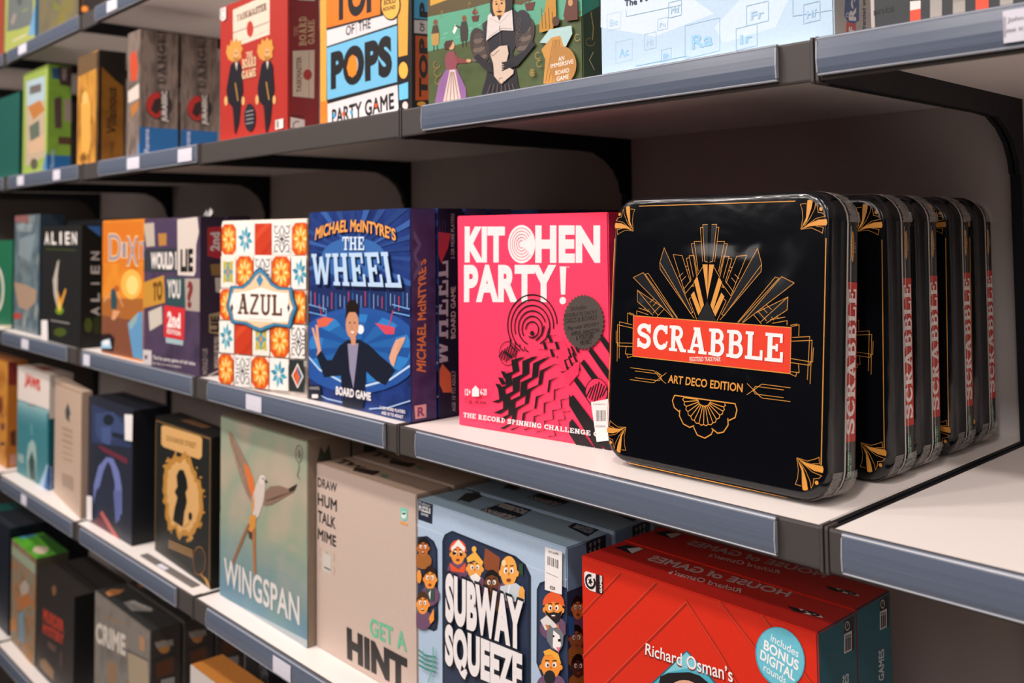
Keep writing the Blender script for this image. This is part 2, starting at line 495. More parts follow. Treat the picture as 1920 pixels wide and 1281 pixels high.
# ------------------------------------------------------------------ the setting
W = 0.57855
zT, zA, zB, zC, zD, zE = 0.722, 0.3964, 0.0, -0.3646, -0.790, -1.09
def S(o): o['kind'] = 'structure'; return o
S(boxes_mesh('floor', [(-3.02, 3.1, -3.6, 0.5, -0.05, 0.0)], M_FLOOR))
S(boxes_mesh('wall_back', [(-2.902, 3.0, 0.452, 0.50, 0.0, 3.3)], M_BACK))
S(boxes_mesh('left_light_blocker', [(-3.02, -2.902, -3.5, 0.5, 0.0, 3.3)], M_WALL))  # added blocker that keeps light off the back panel past the last bay
S(boxes_mesh('wall_front', [(-3.02, 3.1, -3.6, -3.5, 0.0, 3.3)], M_WALL))
S(boxes_mesh('wall_right', [(3.0, 3.1, -3.5, 0.5, 0.0, 3.3)], M_WALL))
S(boxes_mesh('ceiling', [(-3.02, 3.1, -3.6, 0.5, 3.3, 3.36)], M_CEIL))
# slotted uprights in front of the back panel
for k in range(-1, 6):
    x = -k * W
    bm = [(x - 0.006, x + 0.006, 0.440, 0.4515, 0.0, 2.9)]
    o = boxes_mesh('shelf_upright', bm, M_BRACKET)
    tag(o, 'black slotted steel upright ' + ['at the far end of the near bay', 'behind the tins, at the seam of the bare shelf', 'above the pink box', 'behind the blue wheel boxes', 'behind the purple and tile boxes', 'behind the black egg box', 'at the far end of the run'][k + 1], 'upright', 'black shelf uprights')
TIER = {'T': (zT, 0.0), 'A': (zA, 0.006), 'B': (zB, 0.0), 'C': (zC, -0.002), 'D': (zD, 0.0)}
H = 0.0348
def bracket(side_x, x0, x1, y0, root, z):
    # arm under the board, flaring into a curved gusset at the back
    pr = [(y0 + 0.004, -0.001), (y0 + 0.004, -H - 0.001), (0.294, -0.0352), (0.343, -0.0352), (0.375, -0.037), (0.401, -0.048), (0.421, -0.063), (0.433, -0.082), (0.437, -0.098), (0.440, -0.098), (0.440, -0.001)]
    return prism_x('bracket', pr, x0, x1, M_BRACKET, root)
def strip(root, xa, xb, y0, tickets=(), dirty=False):
    """clear ticket holder clipped over the lip, with paper tickets inside"""
    pr = []
    out = [(-0.0008, 0.0006), (-0.0032, 0.0004), (-0.0046, -0.0022), (-0.0058, -0.010), (-0.0062, -0.018), (-0.0058, -0.0255), (-0.0046, -0.0298), (-0.0026, -0.0312)]
    inn = [(-0.0026, -0.0300), (-0.0040, -0.0288), (-0.0050, -0.0250), (-0.0054, -0.018), (-0.0050, -0.010), (-0.0039, -0.0030), (-0.0026, -0.0006), (-0.0008, -0.0006)]
    o = prism_x('ticket_strip', [(y0 + a, b) for a, b in out + inn], xa, xb, M_PLASTIC, root)
    o['label'] = 'clear plastic ticket holder clipped along the shelf edge'
    for zz in (-0.0306, -0.0012):
        e = [(y0 - 0.0030 - 0.0017 * math.cos(a) , zz + 0.0012 * math.sin(a)) for a in [2 * math.pi * i / 8 for i in range(8)]]
        prism_x('strip_rim', e, xa, xb, M_PLASTIC_EDGE, o)
    prism_x('strip_rim', [(y0 - 0.0056, -0.003), (y0 - 0.0066, -0.018), (y0 - 0.0056, -0.029), (y0 - 0.002, -0.029), (y0 - 0.002, -0.003)], xa - 0.0003, xa + 0.0008, M_PLASTIC_EDGE, o)
    prism_x('strip_rim', [(y0 - 0.0056, -0.003), (y0 - 0.0066, -0.018), (y0 - 0.0056, -0.029), (y0 - 0.002, -0.029), (y0 - 0.002, -0.003)], xb - 0.0008, xb + 0.0003, M_PLASTIC_EDGE, o)
    for (ta, tb) in tickets:
        t = prism_x('price_ticket', [(y0 - 0.0068, -0.0045), (y0 - 0.0071, -0.018), (y0 - 0.0068, -0.0275), (y0 - 0.0064, -0.0275), (y0 - 0.0067, -0.018), (y0 - 0.0064, -0.0045)], ta, tb, M_PAPER, o)
        t['label'] = 'white paper price ticket'
    return o
def shelf(tier, bay, label, sx=None, tk=()):
    z, y0 = TIER[tier]
    xa, xb = -bay * W, -(bay - 1) * W
    root = empty('shelf', Matrix.Translation((0, 0, z + Z0)))
    tag(root, label, 'shelf', 'metal shelves of the display run')
    boxes_mesh('board', [(xa + 0.0065, xb - 0.0065, y0 + 0.0035, 0.4515, -0.0125, 0.0)], M_BOARD, root, 0.0008)
    # folded lip with rounded edges, thin tabs at its two ends
    lip = [(y0, -0.002), (y0 + 0.0006, -0.0004), (y0 + 0.002, 0.0003), (y0 + 0.0034, 0.0003), (y0 + 0.0034, -H), (y0 + 0.002, -H - 0.0003), (y0 + 0.0006, -H + 0.0004), (y0, -H + 0.002)]
    prism_x('front_lip', lip, xa + 0.0045, xb - 0.0045, M_LIP, root)
    for x, sg in ((xa, 1), (xb, -1)):
        a, b = sorted((x + sg * 0.0010, x + sg * 0.0036))
        c = [(y0 - 0.0012, -0.001), (y0 - 0.0004, 0.0016), (y0 + 0.016, 0.0016), (y0 + 0.016, -H - 0.002), (y0, -H - 0.002), (y0 - 0.0012, -H)]
        prism_x('end_tab', c, a, b, M_LIP, root)
        a, b = sorted((x + sg * 0.0014, x + sg * 0.0062))
        bracket(x, a, b, y0, root, z)
    if sx: strip(root, max(sx[0], xa + 0.004), min(sx[1], xb - 0.004), y0, tk)
    return root
def ticket_words(root, y0, lines):
    o = [c for c in root.children if c.name.startswith('ticket_strip')][0]
    t = [c for c in o.children if c.name.startswith('price_ticket')][0]
    P = Vector((-0.4, y0 - 0.0073, root.location.z - 0.035))
    f = Face(P, Vector((1, 0, 0)), Vector((0, 0, 1)), 1.2, 0.04, root.matrix_world.inverted())
    for (st, a, b, c, d, m) in lines: f.text(st, a, b, c, d, m)
    w = f.build('ticket_lettering', o)
    return w
def X(u, v, y=-0.006): return gy(u, v, y).x
def tks(*q): return [(X(a, v), X(b, v)) for a, b, v in q]
N = {0: 'nearest bay at the right', 1: 'second bay from the right', 2: 'third bay from the right', 3: 'fourth bay from the right', 4: 'fifth bay, far left', 5: 'last bay at the far left edge'}
ra0 = shelf('A', 0, 'grey-lipped upper shelf in the nearest bay at right, above the bare stretch of cream shelf', (X(1523, 110), 0.572), tks((1876, 1990, 60)))
ticket_words(ra0, 0.006, [('John Lewis', (1889, 44), (1962, 33), (1962, 22), (1889, 33), '6a6672'), ('## Kitchen', (1886, 62), (1960, 51), (1960, 43), (1886, 54), '8a8690'), ('|||||||', (1881, 70), (1886, 70), (1886, 30), (1881, 31), '55525c')])
shelf('A', 1, 'grey-lipped upper shelf under the green play box and pale blue box', (X(782, 210), X(1447, 120)))
shelf('A', 2, 'upper shelf with a bare grey lip under the red box and the POPS box')
shelf('A', 3, 'upper shelf under the two brown spine-out boxes and the orange box', (X(178, 315), X(370, 285)), tks((233, 256, 303), (328, 354, 290)))
shelf('A', 4, 'upper shelf at far left under the lime green box', (X(10, 345), X(139, 325)), tks((28, 40, 338), (95, 108, 330)))
shelf('A', 5, 'upper shelf cut by the left edge of the photo under the teal box', (-2.88, X(3, 345)))
shelf('B', 0, 'bare cream middle shelf at right with a scuffed ticket holder', (X(1577, 1030), 0.572))
shelf('B', 1, 'cream middle shelf carrying the pink box and the black tins', (X(778, 830), X(1452, 985)))
shelf('B', 2, 'middle shelf carrying the patterned tile box and the blue stage box', (X(388, 740), X(718, 805)), tks((462, 491, 757)))
shelf('B', 3, 'middle shelf carrying the orange box and the purple box', (X(152, 680), X(360, 715)), tks((157, 169, 672)))
shelf('B', 4, 'middle shelf at far left carrying the black egg box', (X(3, 630), X(124, 655)), tks((41, 54, 640)))
shelf('B', 5, 'middle shelf cut by the left edge of the photo under the green oval box', (-2.88, X(1, 630)))
shelf('C', 1, 'lower shelf under the subway box and the red house box')
shelf('C', 2, 'lower shelf under the bird box and the beige hint box', (X(388, 1150), -0.585), tks((515, 548, 1240)))
shelf('C', 3, 'lower shelf under the navy box and the gold silhouette box', (X(150, 1000), X(330, 1115)), ())
shelf('C', 4, 'lower shelf at far left under the teal shark box', (X(2, 905), X(138, 990)), tks((42, 52, 940)))
shelf('C', 5, 'lower shelf cut by the left edge of the photo', (-2.88, X(-3, 905)))
shelf('T', 3, 'top shelf at upper left over the brown boxes', (X(177, 35), -1.17), tks((201, 220, 12)))
shelf('T', 4, 'top shelf at upper left over the lime green box', (X(13, 105), X(174, 36)), tks((35, 50, 95)))
shelf('T', 5, 'top shelf cut by the left edge of the photo', (-2.88, X(7, 110)))
shelf('D', 2, 'bottom shelf hidden behind the orange-topped box')
shelf('D', 3, 'bottom shelf under the grey CRIME box')
shelf('D', 4, 'bottom shelf at lower left under the green-topped box', (X(-20, 1215), X(60, 1300)))
shelf('D', 5, 'bottom shelf cut by the lower left corner of the photo', (-2.88, -2.33))
# ------------------------------------------------------------------ middle shelf: black tins
def rrect(w, h, r, n=6):
    out = []
    for cx, cz, a in ((w - r, r, -90), (w - r, h - r, 0), (r, h - r, 90), (r, r, 180)):
        out += arc(cx, cz, r, r, a, a + 90, n)
    return out
def loft(name, w, h, r, prof, m, parent, cap0=True, cap1=True):
    """rounded-rectangle loops (inset, depth) joined front to back"""
    V, F = [], []
    n = None
    for ins, y in prof:
        L = [(x + ins, y, z + ins) for x, z in rrect(w - 2 * ins, h - 2 * ins, max(0.002, r - ins))]
        n = len(L); V += L
    for k in range(len(prof) - 1):
        for i in range(n):
            F.append((k * n + i, k * n + (i + 1) % n, (k + 1) * n + (i + 1) % n, (k + 1) * n + i))
    if cap0: F.append(tuple(range(n)))
    if cap1: F.append(tuple(range((len(prof) - 1) * n, len(prof) * n))[::-1])
    o = mesh_obj(name, V, F, [m], parent, smooth=True)
    bm = bmesh.new(); bm.from_mesh(o.data); bmesh.ops.recalc_face_normals(bm, faces=list(bm.faces)); bm.to_mesh(o.data); bm.free()
    for p in o.data.polygons:
        if len(p.vertices) > 4: p.use_smooth = False
    return o
GOLD = 'd3903e'
TW, TH, TR = 0.2468, 0.270, 0.027
def tin_matrix(P, Q, lean):
    P = Vector((P[0], P[1], Z0 + 0.0006)); Q = Vector((Q[0], Q[1], Z0 + 0.0006))
    ux = (Q - P).normalized(); nb = Vector((-ux.y, ux.x, 0))
    c, sn = math.cos(math.radians(lean)), math.sin(math.radians(lean))
    up = Vector((0, 0, c)) + nb * sn; bk = nb * c - Vector((0, 0, sn))
    P = P + Vector((0, 0, 0.056 * sn))
    return Matrix(((ux.x, bk.x, up.x, P.x), (ux.y, bk.y, up.y, P.y), (ux.z, bk.z, up.z, P.z), (0, 0, 0, 1)))
TM = tin_matrix((-0.265, 0.034), (-0.0182, 0.0392), 5.0)
tin = empty('game_tin', TM)
tag(tin, 'black word game tin with gold fan, frontmost of the shrink-wrapped stack at right', 'tin', 'black gold-printed game tins')
loft('lid', TW, TH, TR, [(0.0065, 0.0), (0.0040, 0.0004), (0.0018, 0.0018), (0.0005, 0.0042), (0.0, 0.008), (0.0, 0.0235), (-0.0012, 0.0244), (-0.0014, 0.0256), (-0.0006, 0.0266)], M_TIN_SIDE, tin, cap0=False)
loft('lid_panel', TW - 0.0128, TH - 0.0128, TR - .006, [(0.0, 0.0), (0.0006, -0.0002)], M_TIN, tin, cap1=True).location = (0.0064, 0.0002, 0.0064)
loft('bead', TW, TH, TR, [(-0.0006, 0.0262), (-0.0016, 0.0268), (-0.0016, 0.0282), (-0.0004, 0.0288)], M_BEAD, tin)
loft('base', TW, TH, TR, [(0.0012, 0.0284), (0.0012, 0.0500), (0.0025, 0.0540), (0.006, 0.0560)], M_TIN_BASE, tin)
inv = TM.inverted()
tx, ty, tz = (TM.to_3x3() @ Vector(a) for a in ((1, 0, 0), (0, 1, 0), (0, 0, 1)))
F = Face(TM @ Vector((0, -0.0002, 0)), tx, tz, TW, TH, inv)
LW = 0.0005
# sunburst: traced on the left, mirrored about its own axis
F.Z(1120, 350, 4.575)
UC = F.uv((948, 900)).x
def both(pts, w=LW, m=GOLD):
    P = [F.uv(p) for p in pts]
    F.line_uv(P, w, m); F.line_uv([Vector((2 * UC - p.x, p.y)) for p in P], w, m)
def both_poly(pts, m):
    P = [F.uv(p) for p in pts]
    F.poly_uv(P, m); F.poly_uv([Vector((2 * UC - p.x, p.y)) for p in P], m)
EMB = mat('191b20', 0.2, 0.8, 'tin_relief')
# raised relief panels behind the gold outlines
both_poly([(905, 320), (948, 320), (948, 655), (915, 648)], EMB)
both_poly([(575, 525), (820, 1075), (800, 1085), (540, 705), (538, 645)], EMB)
both_poly([(312, 780), (395, 738), (690, 1125), (645, 1125)], EMB)
both_poly([(345, 885), (500, 1000), (560, 1040), (480, 1105), (345, 985)], EMB)
F.last = None
both([(948, 325), (905, 325), (921, 640), (948, 648)]); both([(905, 350), (885, 352), (904, 645)])
both([(895, 470), (832, 470), (866, 725)]); both([(832, 487), (808, 490), (852, 765)])
both([(858, 745), (832, 592), (788, 594), (825, 775)]); both([(788, 610), (764, 616), (805, 800)])
both([(800, 820), (728, 592), (652, 583), (755, 915)]); both([(700, 775), (735, 740)]); both([(722, 810), (760, 770)])
both([(738, 885), (805, 800)]); both([(755, 920), (828, 830)]); both([(757, 690), (777, 680)]); both([(765, 720), (785, 708)])
both([(820, 1080), (575, 525), (538, 650), (800, 1088), (820, 1080)]); both([(538, 650), (540, 708), (832, 1130)])
both([(690, 1128), (438, 744), (412, 752), (685, 1128)]); both([(655, 1125), (395, 738), (310, 780), (650, 1125)])
both([(520, 1100), (345, 888), (345, 985), (480, 1105)]); both([(345, 888), (560, 1035)]); both([(450, 995), (487, 962)]); both([(478, 1025), (512, 990)])
both([(480, 1085), (545, 1020)]); both([(515, 1115), (575, 1050)]); both([(355, 1040), (455, 1075)]); both([(340, 1065), (440, 1100)]); both([(340, 1065), (340, 1100)]); both([(398, 1060), (415, 1040)]); both([(430, 1075), (448, 1052)])
both([(310, 1105), (262, 1085), (260, 1168)]); both([(318, 1098), (275, 1080)])
both([(300, 1185), (192, 1160), (192, 1180)]); both([(308, 1215), (176, 1185), (172, 1500)]); both([(192, 1182), (190, 1475)])
both([(855, 1140), (790, 965), (808, 950)]); both([(822, 855), (835, 850)]); both([(905, 690), (860, 762), (815, 860)])
for g in ([(905, 668), (948, 668), (948, 970)], [(832, 808), (862, 776), (917, 1015), (893, 1062)], [(805, 930), (832, 898), (893, 1064), (870, 1104)]): both_poly(g, GOLD)
both_poly([(948, 975), (858, 1145), (948, 1150)], '0a0b0e')
# lower rays beside the banner
F.Z(1120, 620, 4.575)
both([(165, 0), (165, 105), (305, 108)]); both([(178, 108), (183, 132), (302, 138)]); both([(250, 140), (243, 200), (300, 205)]); both([(258, 205), (262, 232), (300, 222)])
# banner
F.Z(1120, 340, 2.0015)
F.poly([(133, 658), (136, 503), (730, 548), (726, 724)], GOLD); F.poly([(135, 655), (138, 506), (728, 551), (724, 720)], 'dc3a22')
F.text('SCRABBLE', (150, 626), (698, 684), (702, 572), (153, 531), 'efe6e6', font='slab')
F.htext('REGISTERED TRADE MARK', 349, 659, 466, 676, 'f0d9d0', bold=.01)
F.Z(1120, 620, 4.575)
F.text('ART DECO EDITION', (612, 448), (1252, 530), (1256, 455), (620, 378), GOLD, bold=.022)
# side flourishes, traced left and mirrored
A0 = F.uv((930, 450)).x
def flo(pts):
    P = [F.uv(p) for p in pts]
    F.line_uv(P, LW, GOLD)
for pts in ([(290, 318), (495, 345), (560, 425), (597, 455)], [(330, 346), (535, 372), (565, 425)], [(287, 420), (490, 448), (600, 362)], [(330, 404), (535, 430), (545, 425), (560, 385), (510, 350)]): flo(pts)
F.Z(1370, 700, 4.575)
for pts in ([(520, 125), (275, 93), (145, 185)], [(463, 143), (220, 112), (200, 140), (260, 200)], [(520, 243), (275, 212), (148, 88)], [(463, 210), (220, 178), (200, 150), (250, 110)]): flo(pts)
# fan motif
F.Z(1120, 620, 4.575)
F.line([(670, 555), (1192, 628)], .0011, GOLD)
for a in ([(670, 555), (652, 600), (668, 660), (712, 698)], [(716, 680), (712, 730), (745, 800), (800, 830), (838, 815)], [(832, 825), (865, 895), (930, 922), (985, 890), (1003, 850)], [(988, 838), (1040, 880), (1090, 870), (1130, 810), (1128, 750)], [(1135, 772), (1190, 745), (1205, 680), (1190, 628)]): F.line(a, .0011, GOLD)
c0 = (920, 600)
F.line([(868, 590), (885, 632), (925, 650), (960, 640), (980, 608)], .0009, GOLD)
rim = [(750, 575), (755, 610), (772, 650), (785, 695), (810, 735), (840, 770), (880, 795), (920, 805), (960, 803), (1000, 790), (1030, 760), (1060, 725), (1085, 690), (1092, 655), (1100, 625)]
inn = [(868, 590), (872, 600), (876, 612), (882, 624), (890, 633), (900, 641), (912, 646), (924, 650), (936, 650), (948, 646), (958, 640), (966, 632), (972, 624), (977, 616), (981, 608)]
for i in range(14):
    a, b = rim[i], rim[i + 1]
    mx, my = (a[0] + b[0]) / 2, (a[1] + b[1]) / 2
    dx, dy = mx - c0[0], my - c0[1]; L = math.hypot(dx, dy)
    F.line([a, (mx + dx / L * 12, my + dy / L * 12), b], .0008, GOLD)
    if 0 < i: F.line([inn[i], a], .0008, GOLD)
F.line([rim[0], inn[0]], .0008, GOLD)
# border rules
F.Z(0, 0, 1)
F.line([(1200, 387), (1493, 377.6)], .0008, GOLD); F.line([(1181, 868), (1478, 934)], .0008, GOLD)
F.line([(1154.5, 448), (1140.5, 797)], .0008, GOLD); F.line([(1550.6, 447), (1541.5, 872)], .0008, GOLD)
# corner ornaments: drawn once at the upper right, mirrored to the others
F.Z(1370, 350, 4.575)
def corner(fx, fy):
    def T(p):
        q = F.uv(p); return Vector((TW - q.x if fx else q.x, TH - q.y if fy else q.y))
    for pts in ([(610, 368), (655, 270), (662, 160), (668, 118), (690, 114), (712, 126), (700, 190), (665, 290)], [(612, 366), (690, 315), (760, 285), (830, 280), (836, 310), (828, 335), (770, 335), (690, 340)]): F.poly_uv([T(p) for p in pts], GOLD)
    for pts in ([(610, 368), (628, 270), (622, 200), (606, 152), (655, 146)], [(640, 340), (690, 270), (730, 190), (738, 143), (752, 170), (760, 225)], [(660, 335), (740, 275), (822, 255), (800, 230), (755, 220)], [(610, 368), (700, 355), (770, 385), (795, 402), (804, 350), (740, 340)]): F.line_uv([T(p) for p in pts], LW * .8, GOLD)
    F.poly_uv([T((783 + 15 * math.cos(a), 193 + 17 * math.sin(a))) for a in [2 * math.pi * i / 14 for i in range(14)]], GOLD)
for fx in (0, 1):
    for fy in (0, 1): corner(fx, fy)
F.build('lid_print', tin, 'gold art deco fan with a red name banner')
# side label on the base: plane of the right side of the base
SX = 0.0012
G = Face(TM @ Vector((TW - SX + 0.0002, 0.0292, 0)), ty, tz, 0.0225, TH, inv)
def gq(a, b, c, d): return [Vector((a, c)), Vector((b, c)), Vector((b, d)), Vector((a, d))]
G.poly_uv(gq(0.0003, 0.0210, 0.050, 0.190), 'b8332c')
vs, tr = slab_mesh('SCRABBLE')
bx1 = max(p[0] for p in vs)
P = [Vector((0.0185 - p[1] * 0.0152, 0.056 + p[0] / bx1 * 0.128)) for p in vs]
for k in range(0, len(tr), 2): G.tri_uv([[P[i] for i in t] for t in tr[k:k + 2]], 'ded3cf')
G.poly_uv([Vector((0.0105 + 0.0026 * math.cos(a), 0.222 + 0.014 * math.sin(a))) for a in [2 * math.pi * i / 18 for i in range(18)]], 'c98a3e')
def gtext(st, x, w, z0, z1, m):
    vs, tr = _curve_mesh(st, .01, 0)
    a0 = min(p[0] for p in vs); a1 = max(p[0] for p in vs); b1 = max(p[1] for p in vs)
    P = [Vector((x - (p[1]) / b1 * w, z0 + (p[0] - a0) / (a1 - a0) * (z1 - z0))) for p in vs]
    G.tri_uv([[P[i] for i in t] for t in tr], m)
gtext('TINDERBOX', 0.0085, .0022, .209, .235, '8d9a80'); gtext('GAMES', 0.0115, .0018, .214, .230, '3a2412'); gtext('10+', 0.0158, .0016, .217, .227, '9b948c')
G.poly_uv(gq(0.0050, 0.0130, 0.018, 0.042), '2c5a45'); gtext('2-4 PLAYERS', .0085, .002, .02, .04, 'c9d6cc'); gtext('AGE 10+', .0122, .002, .021, .039, 'c9d6cc')
G.build('side_label', tin, 'red side label with pale lettering')
# crumpled shrink film gathered at the upper and lower right corners
def film_mat():
    m, nt, b = nodes_of('shrink_film')
    b.inputs['Base Color'].default_value = lin('d8d0ca'); b.inputs['Roughness'].default_value = 0.12; b.inputs['Specular IOR Level'].default_value = 0.9
    tr = nt.nodes.new('ShaderNodeBsdfTransparent'); mx = nt.nodes.new('ShaderNodeMixShader'); mx.inputs[0].default_value = 0.30
    nt.links.new(tr.outputs[0], mx.inputs[1]); nt.links.new(b.outputs[0], mx.inputs[2]); nt.links.new(mx.outputs[0], nt.nodes['Material Output'].inputs[0])
    return m
M_FILM = film_mat()
def film(parent, seed):
    rnd = random.Random(seed)
    V, Fc = [], []
    ring = rrect(TW, TH, TR, 8)
    n = len(ring)
    cx, cz = TW / 2, TH / 2
    def tuft(i0, i1, y0, y1, amp, nstep):
        base = len(V)
        for k in range(nstep + 1):
            t = i0 + (i1 - i0) * k / nstep
            i = int(t) % n; j = (i + 1) % n; f = t - int(t)
            x = ring[i][0] * (1 - f) + ring[j][0] * f; z = ring[i][1] * (1 - f) + ring[j][1] * f
            dx, dz = x - cx, z - cz; L = math.hypot(dx, dz)
            for y in (y0, (y0 + y1) / 2, y1):
                r = 0.0006 + rnd.random() * amp
                V.append((x + dx / L * r, y + rnd.uniform(-.0012, .0012), z + dz / L * r))
        for k in range(nstep):
            for c in (0, 1):
                a = base + k * 3 + c
                Fc.append((a, a + 1, a + 4, a + 3))
    tuft(9, 18, 0.031, 0.050, 0.0022, 46)      # upper right corner
    tuft(-1, 8, 0.006, 0.024, 0.0012, 40); tuft(0, 8, 0.031, 0.052, 0.0018, 40)   # lower right corner
    V2 = [(TW + .0006, 0.034, .03), (TW + .0012, 0.0345, .03), (TW + .0006, 0.035, .03), (TW + .0006, 0.034, .24), (TW + .0012, 0.0345, .24), (TW + .0006, 0.035, .24)]
    b = len(V); V.extend(V2); Fc.append((b, b + 1, b + 4, b + 3)); Fc.append((b + 1, b + 2, b + 5, b + 4))
    return mesh_obj('shrink_wrap', V, Fc, [M_FILM], parent)
film(tin, 3)
def clear_film():
    m, nt, b = nodes_of('clear_shrink_film')
    nt.nodes.remove(b)
    t = nt.nodes.new('ShaderNodeTexCoord'); n = nt.nodes.new('ShaderNodeTexNoise'); n.inputs['Scale'].default_value = 9; n.inputs['Detail'].default_value = 1.5; n.inputs['Distortion'].default_value = 1.2
    nt.links.new(t.outputs['Object'], n.inputs['Vector'])
    bp = nt.nodes.new('ShaderNodeBump'); bp.inputs['Strength'].default_value = 0.75; bp.inputs['Distance'].default_value = 0.010
    nt.links.new(n.outputs['Fac'], bp.inputs['Height'])
    g = nt.nodes.new('ShaderNodeBsdfGlossy'); g.inputs['Roughness'].default_value = 0.13
    nt.links.new(bp.outputs[0], g.inputs['Normal'])
    tr = nt.nodes.new('ShaderNodeBsdfTransparent'); mx = nt.nodes.new('ShaderNodeMixShader'); mx.inputs[0].default_value = 0.03
    nt.links.new(tr.outputs[0], mx.inputs[1]); nt.links.new(g.outputs[0], mx.inputs[2]); nt.links.new(mx.outputs[0], nt.nodes['Material Output'].inputs[0])
    return m
print('tin print depth', F.off)
loft('shrink_wrap', TW, TH, TR, [(-0.0003, 0.009), (0.0004, 0.0034), (0.0030, -0.0012), (0.0075, -F.off - 0.0006)], clear_film(), tin, cap0=False, cap1=True)
for P, Q, ln, lab in (((-0.262, 0.149), (-0.0155, 0.149), 1.6, 'black word game tin standing second in the stack, its gold corner fans in shade'),
                      ((-0.262, 0.2078), (-0.0155, 0.2078), 1.6, 'black word game tin pressed close behind the second tin, third of the stack'),
                      ((-0.262, 0.288), (-0.0155, 0.290), 1.5, 'black word game tin fourth in the stack, after the dark gap'),
                      ((-0.262, 0.349), (-0.0155, 0.352), 1.4, 'black word game tin rearmost of the stack against the back panel')):
    tag(dup(tin, tin_matrix(P, Q, ln)), lab, None)
# ------------------------------------------------------------------ middle shelf: cartons
INK = '1a1518'
# pink party box
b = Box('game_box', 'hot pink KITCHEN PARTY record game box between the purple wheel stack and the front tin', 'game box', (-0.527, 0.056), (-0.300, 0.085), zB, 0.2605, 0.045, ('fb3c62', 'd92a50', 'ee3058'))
f = b.front.Z(840, 350, 2.418)
WH = 'ece2e2'
f.htext('KIT', 76, 181, 258, 344, WH, bold=.055)
f.htext('HEN', 396, 176, 690, 346, WH, bold=.055)
f.ell(334, 261, 62, 87, WH)
for r in (.84, .68, .52, .36, .2): f.ring(334, 261, 62 * r, 87 * r, .0007, 'e8355a', 40 if r > .3 else 60, 325 if r > .3 else 300)
f.htext('PARTY', 74, 354, 492, 524, WH, bold=.05); f.poly([(508, 362), (538, 362), (533, 490), (514, 490)], WH); f.ell(522, 517, 15, 17, WH)
f.htext('TM', 540, 362, 552, 370, WH)
# fingerprint head and hatched record shapes
for i, r in enumerate((1.0, .86, .71, .56, .41, .26)):
    f.ring(384, 648 - 4 * (5 - i), 112 * r, 138 * r, .0017, INK, (-212, -232, -200, -250, -215, -180)[i], (-2, 6, 30, -20, 70, 120)[i], 34)
for k in range(4): f.line([(284 + 22 * k, 690 + 12 * k), (288 + 21 * k, 720 + 6 * k), (310 + 19 * k, 742 + 2 * k)], .0015, INK)
f.line([(462, 640), (446, 690), (420, 712)], .0016, INK); f.line([(440, 630), (428, 670), (405, 694)], .0016, INK)
f.ell(384, 664, 9, 11, INK)
f.ring(274, 756, 38, 54, .0009, INK)
for k in range(-3, 4): f.line([(274 + k * 11 - 8, 756 + 40 - abs(k) * 8), (274 + k * 11 + 12, 756 - 42 + abs(k) * 9)], .0016, INK)
f.poly([(258, 742), (292, 765), (288, 778), (256, 754)], INK)
def bolt(x, y, s, w, m=INK):
    f.poly([(x, y), (x + 52 * s, y - 78 * s), (x + 44 * s, y - 30 * s), (x + 96 * s, y - 112 * s), (x + 96 * s + w, y - 112 * s), (x + 50 * s + w * .6, y + 6 * s), (x + 50 * s, y - 20 * s), (x + w * .2, y + 22 * s)], m)
def zig(x0, y0, x1, y1, n, w0, w1):
    up, dn = [], []
    for i in range(n + 1):
        t = i / n; x = x0 + (x1 - x0) * t; y = y0 + (y1 - y0) * t; w = w0 + (w1 - w0) * t
        j = 11 if i % 2 else -11
        up.append((x + j - w * .5, y + j * .9)); dn.append((x + j + w * .5, y + j * .5))
    for i in range(n): f.poly([up[i], up[i + 1], dn[i + 1], dn[i]], INK)
for k, (a, c) in enumerate((((228, 930), (268, 830)), ((226, 985), (330, 765)), ((236, 1035), (388, 762)), ((252, 1065), (440, 768)), ((258, 1105), (470, 800)), ((300, 1110), (505, 850)), ((360, 1110), (520, 900)), ((415, 1120), (545, 950)), ((470, 1140), (548, 1010)))):
    zig(a[0], a[1], c[0], c[1], 7, (24, 32, 32, 28, 20, 11, 7, 5, 4)[k], (18, 28, 30, 26, 16, 8, 5, 4, 3)[k])
for k in range(5): zig(425 + 34 * k, 745 + 34 * k, 485 + 30 * k, 665 + 30 * k, 5, 12, 14)
f.poly([(520, 690), (600, 800), (595, 850), (550, 900), (500, 790)], 'f5355c')
for k in range(3): zig(530 + 22 * k, 850 - 20 * k, 560 + 14 * k, 740 - 10 * k, 4, 10, 10)
for k, (x, y) in enumerate(((606, 800), (640, 745), (690, 690), (575, 880), (556, 960), (553, 1070))):
    f.poly([(x, y), (x + 14, y - 18), (x + 210, y + 240), (x + 200, y + 290)], INK)
for k in range(2): f.poly([(553, 940 + 130 * k), (700, 1170 + 120 * k), (700, 1230 + 120 * k), (553, 990 + 130 * k)], INK)
f.ell(678, 930, 50, 62, 'f5355c'); f.ring(678, 930, 50, 62, .0010, INK)
for k in range(-3, 4): f.line([(676 + k * 12 - 8, 975 - abs(k) * 8), (676 + k * 12 + 14, 885 + abs(k) * 8)], .0018, INK)
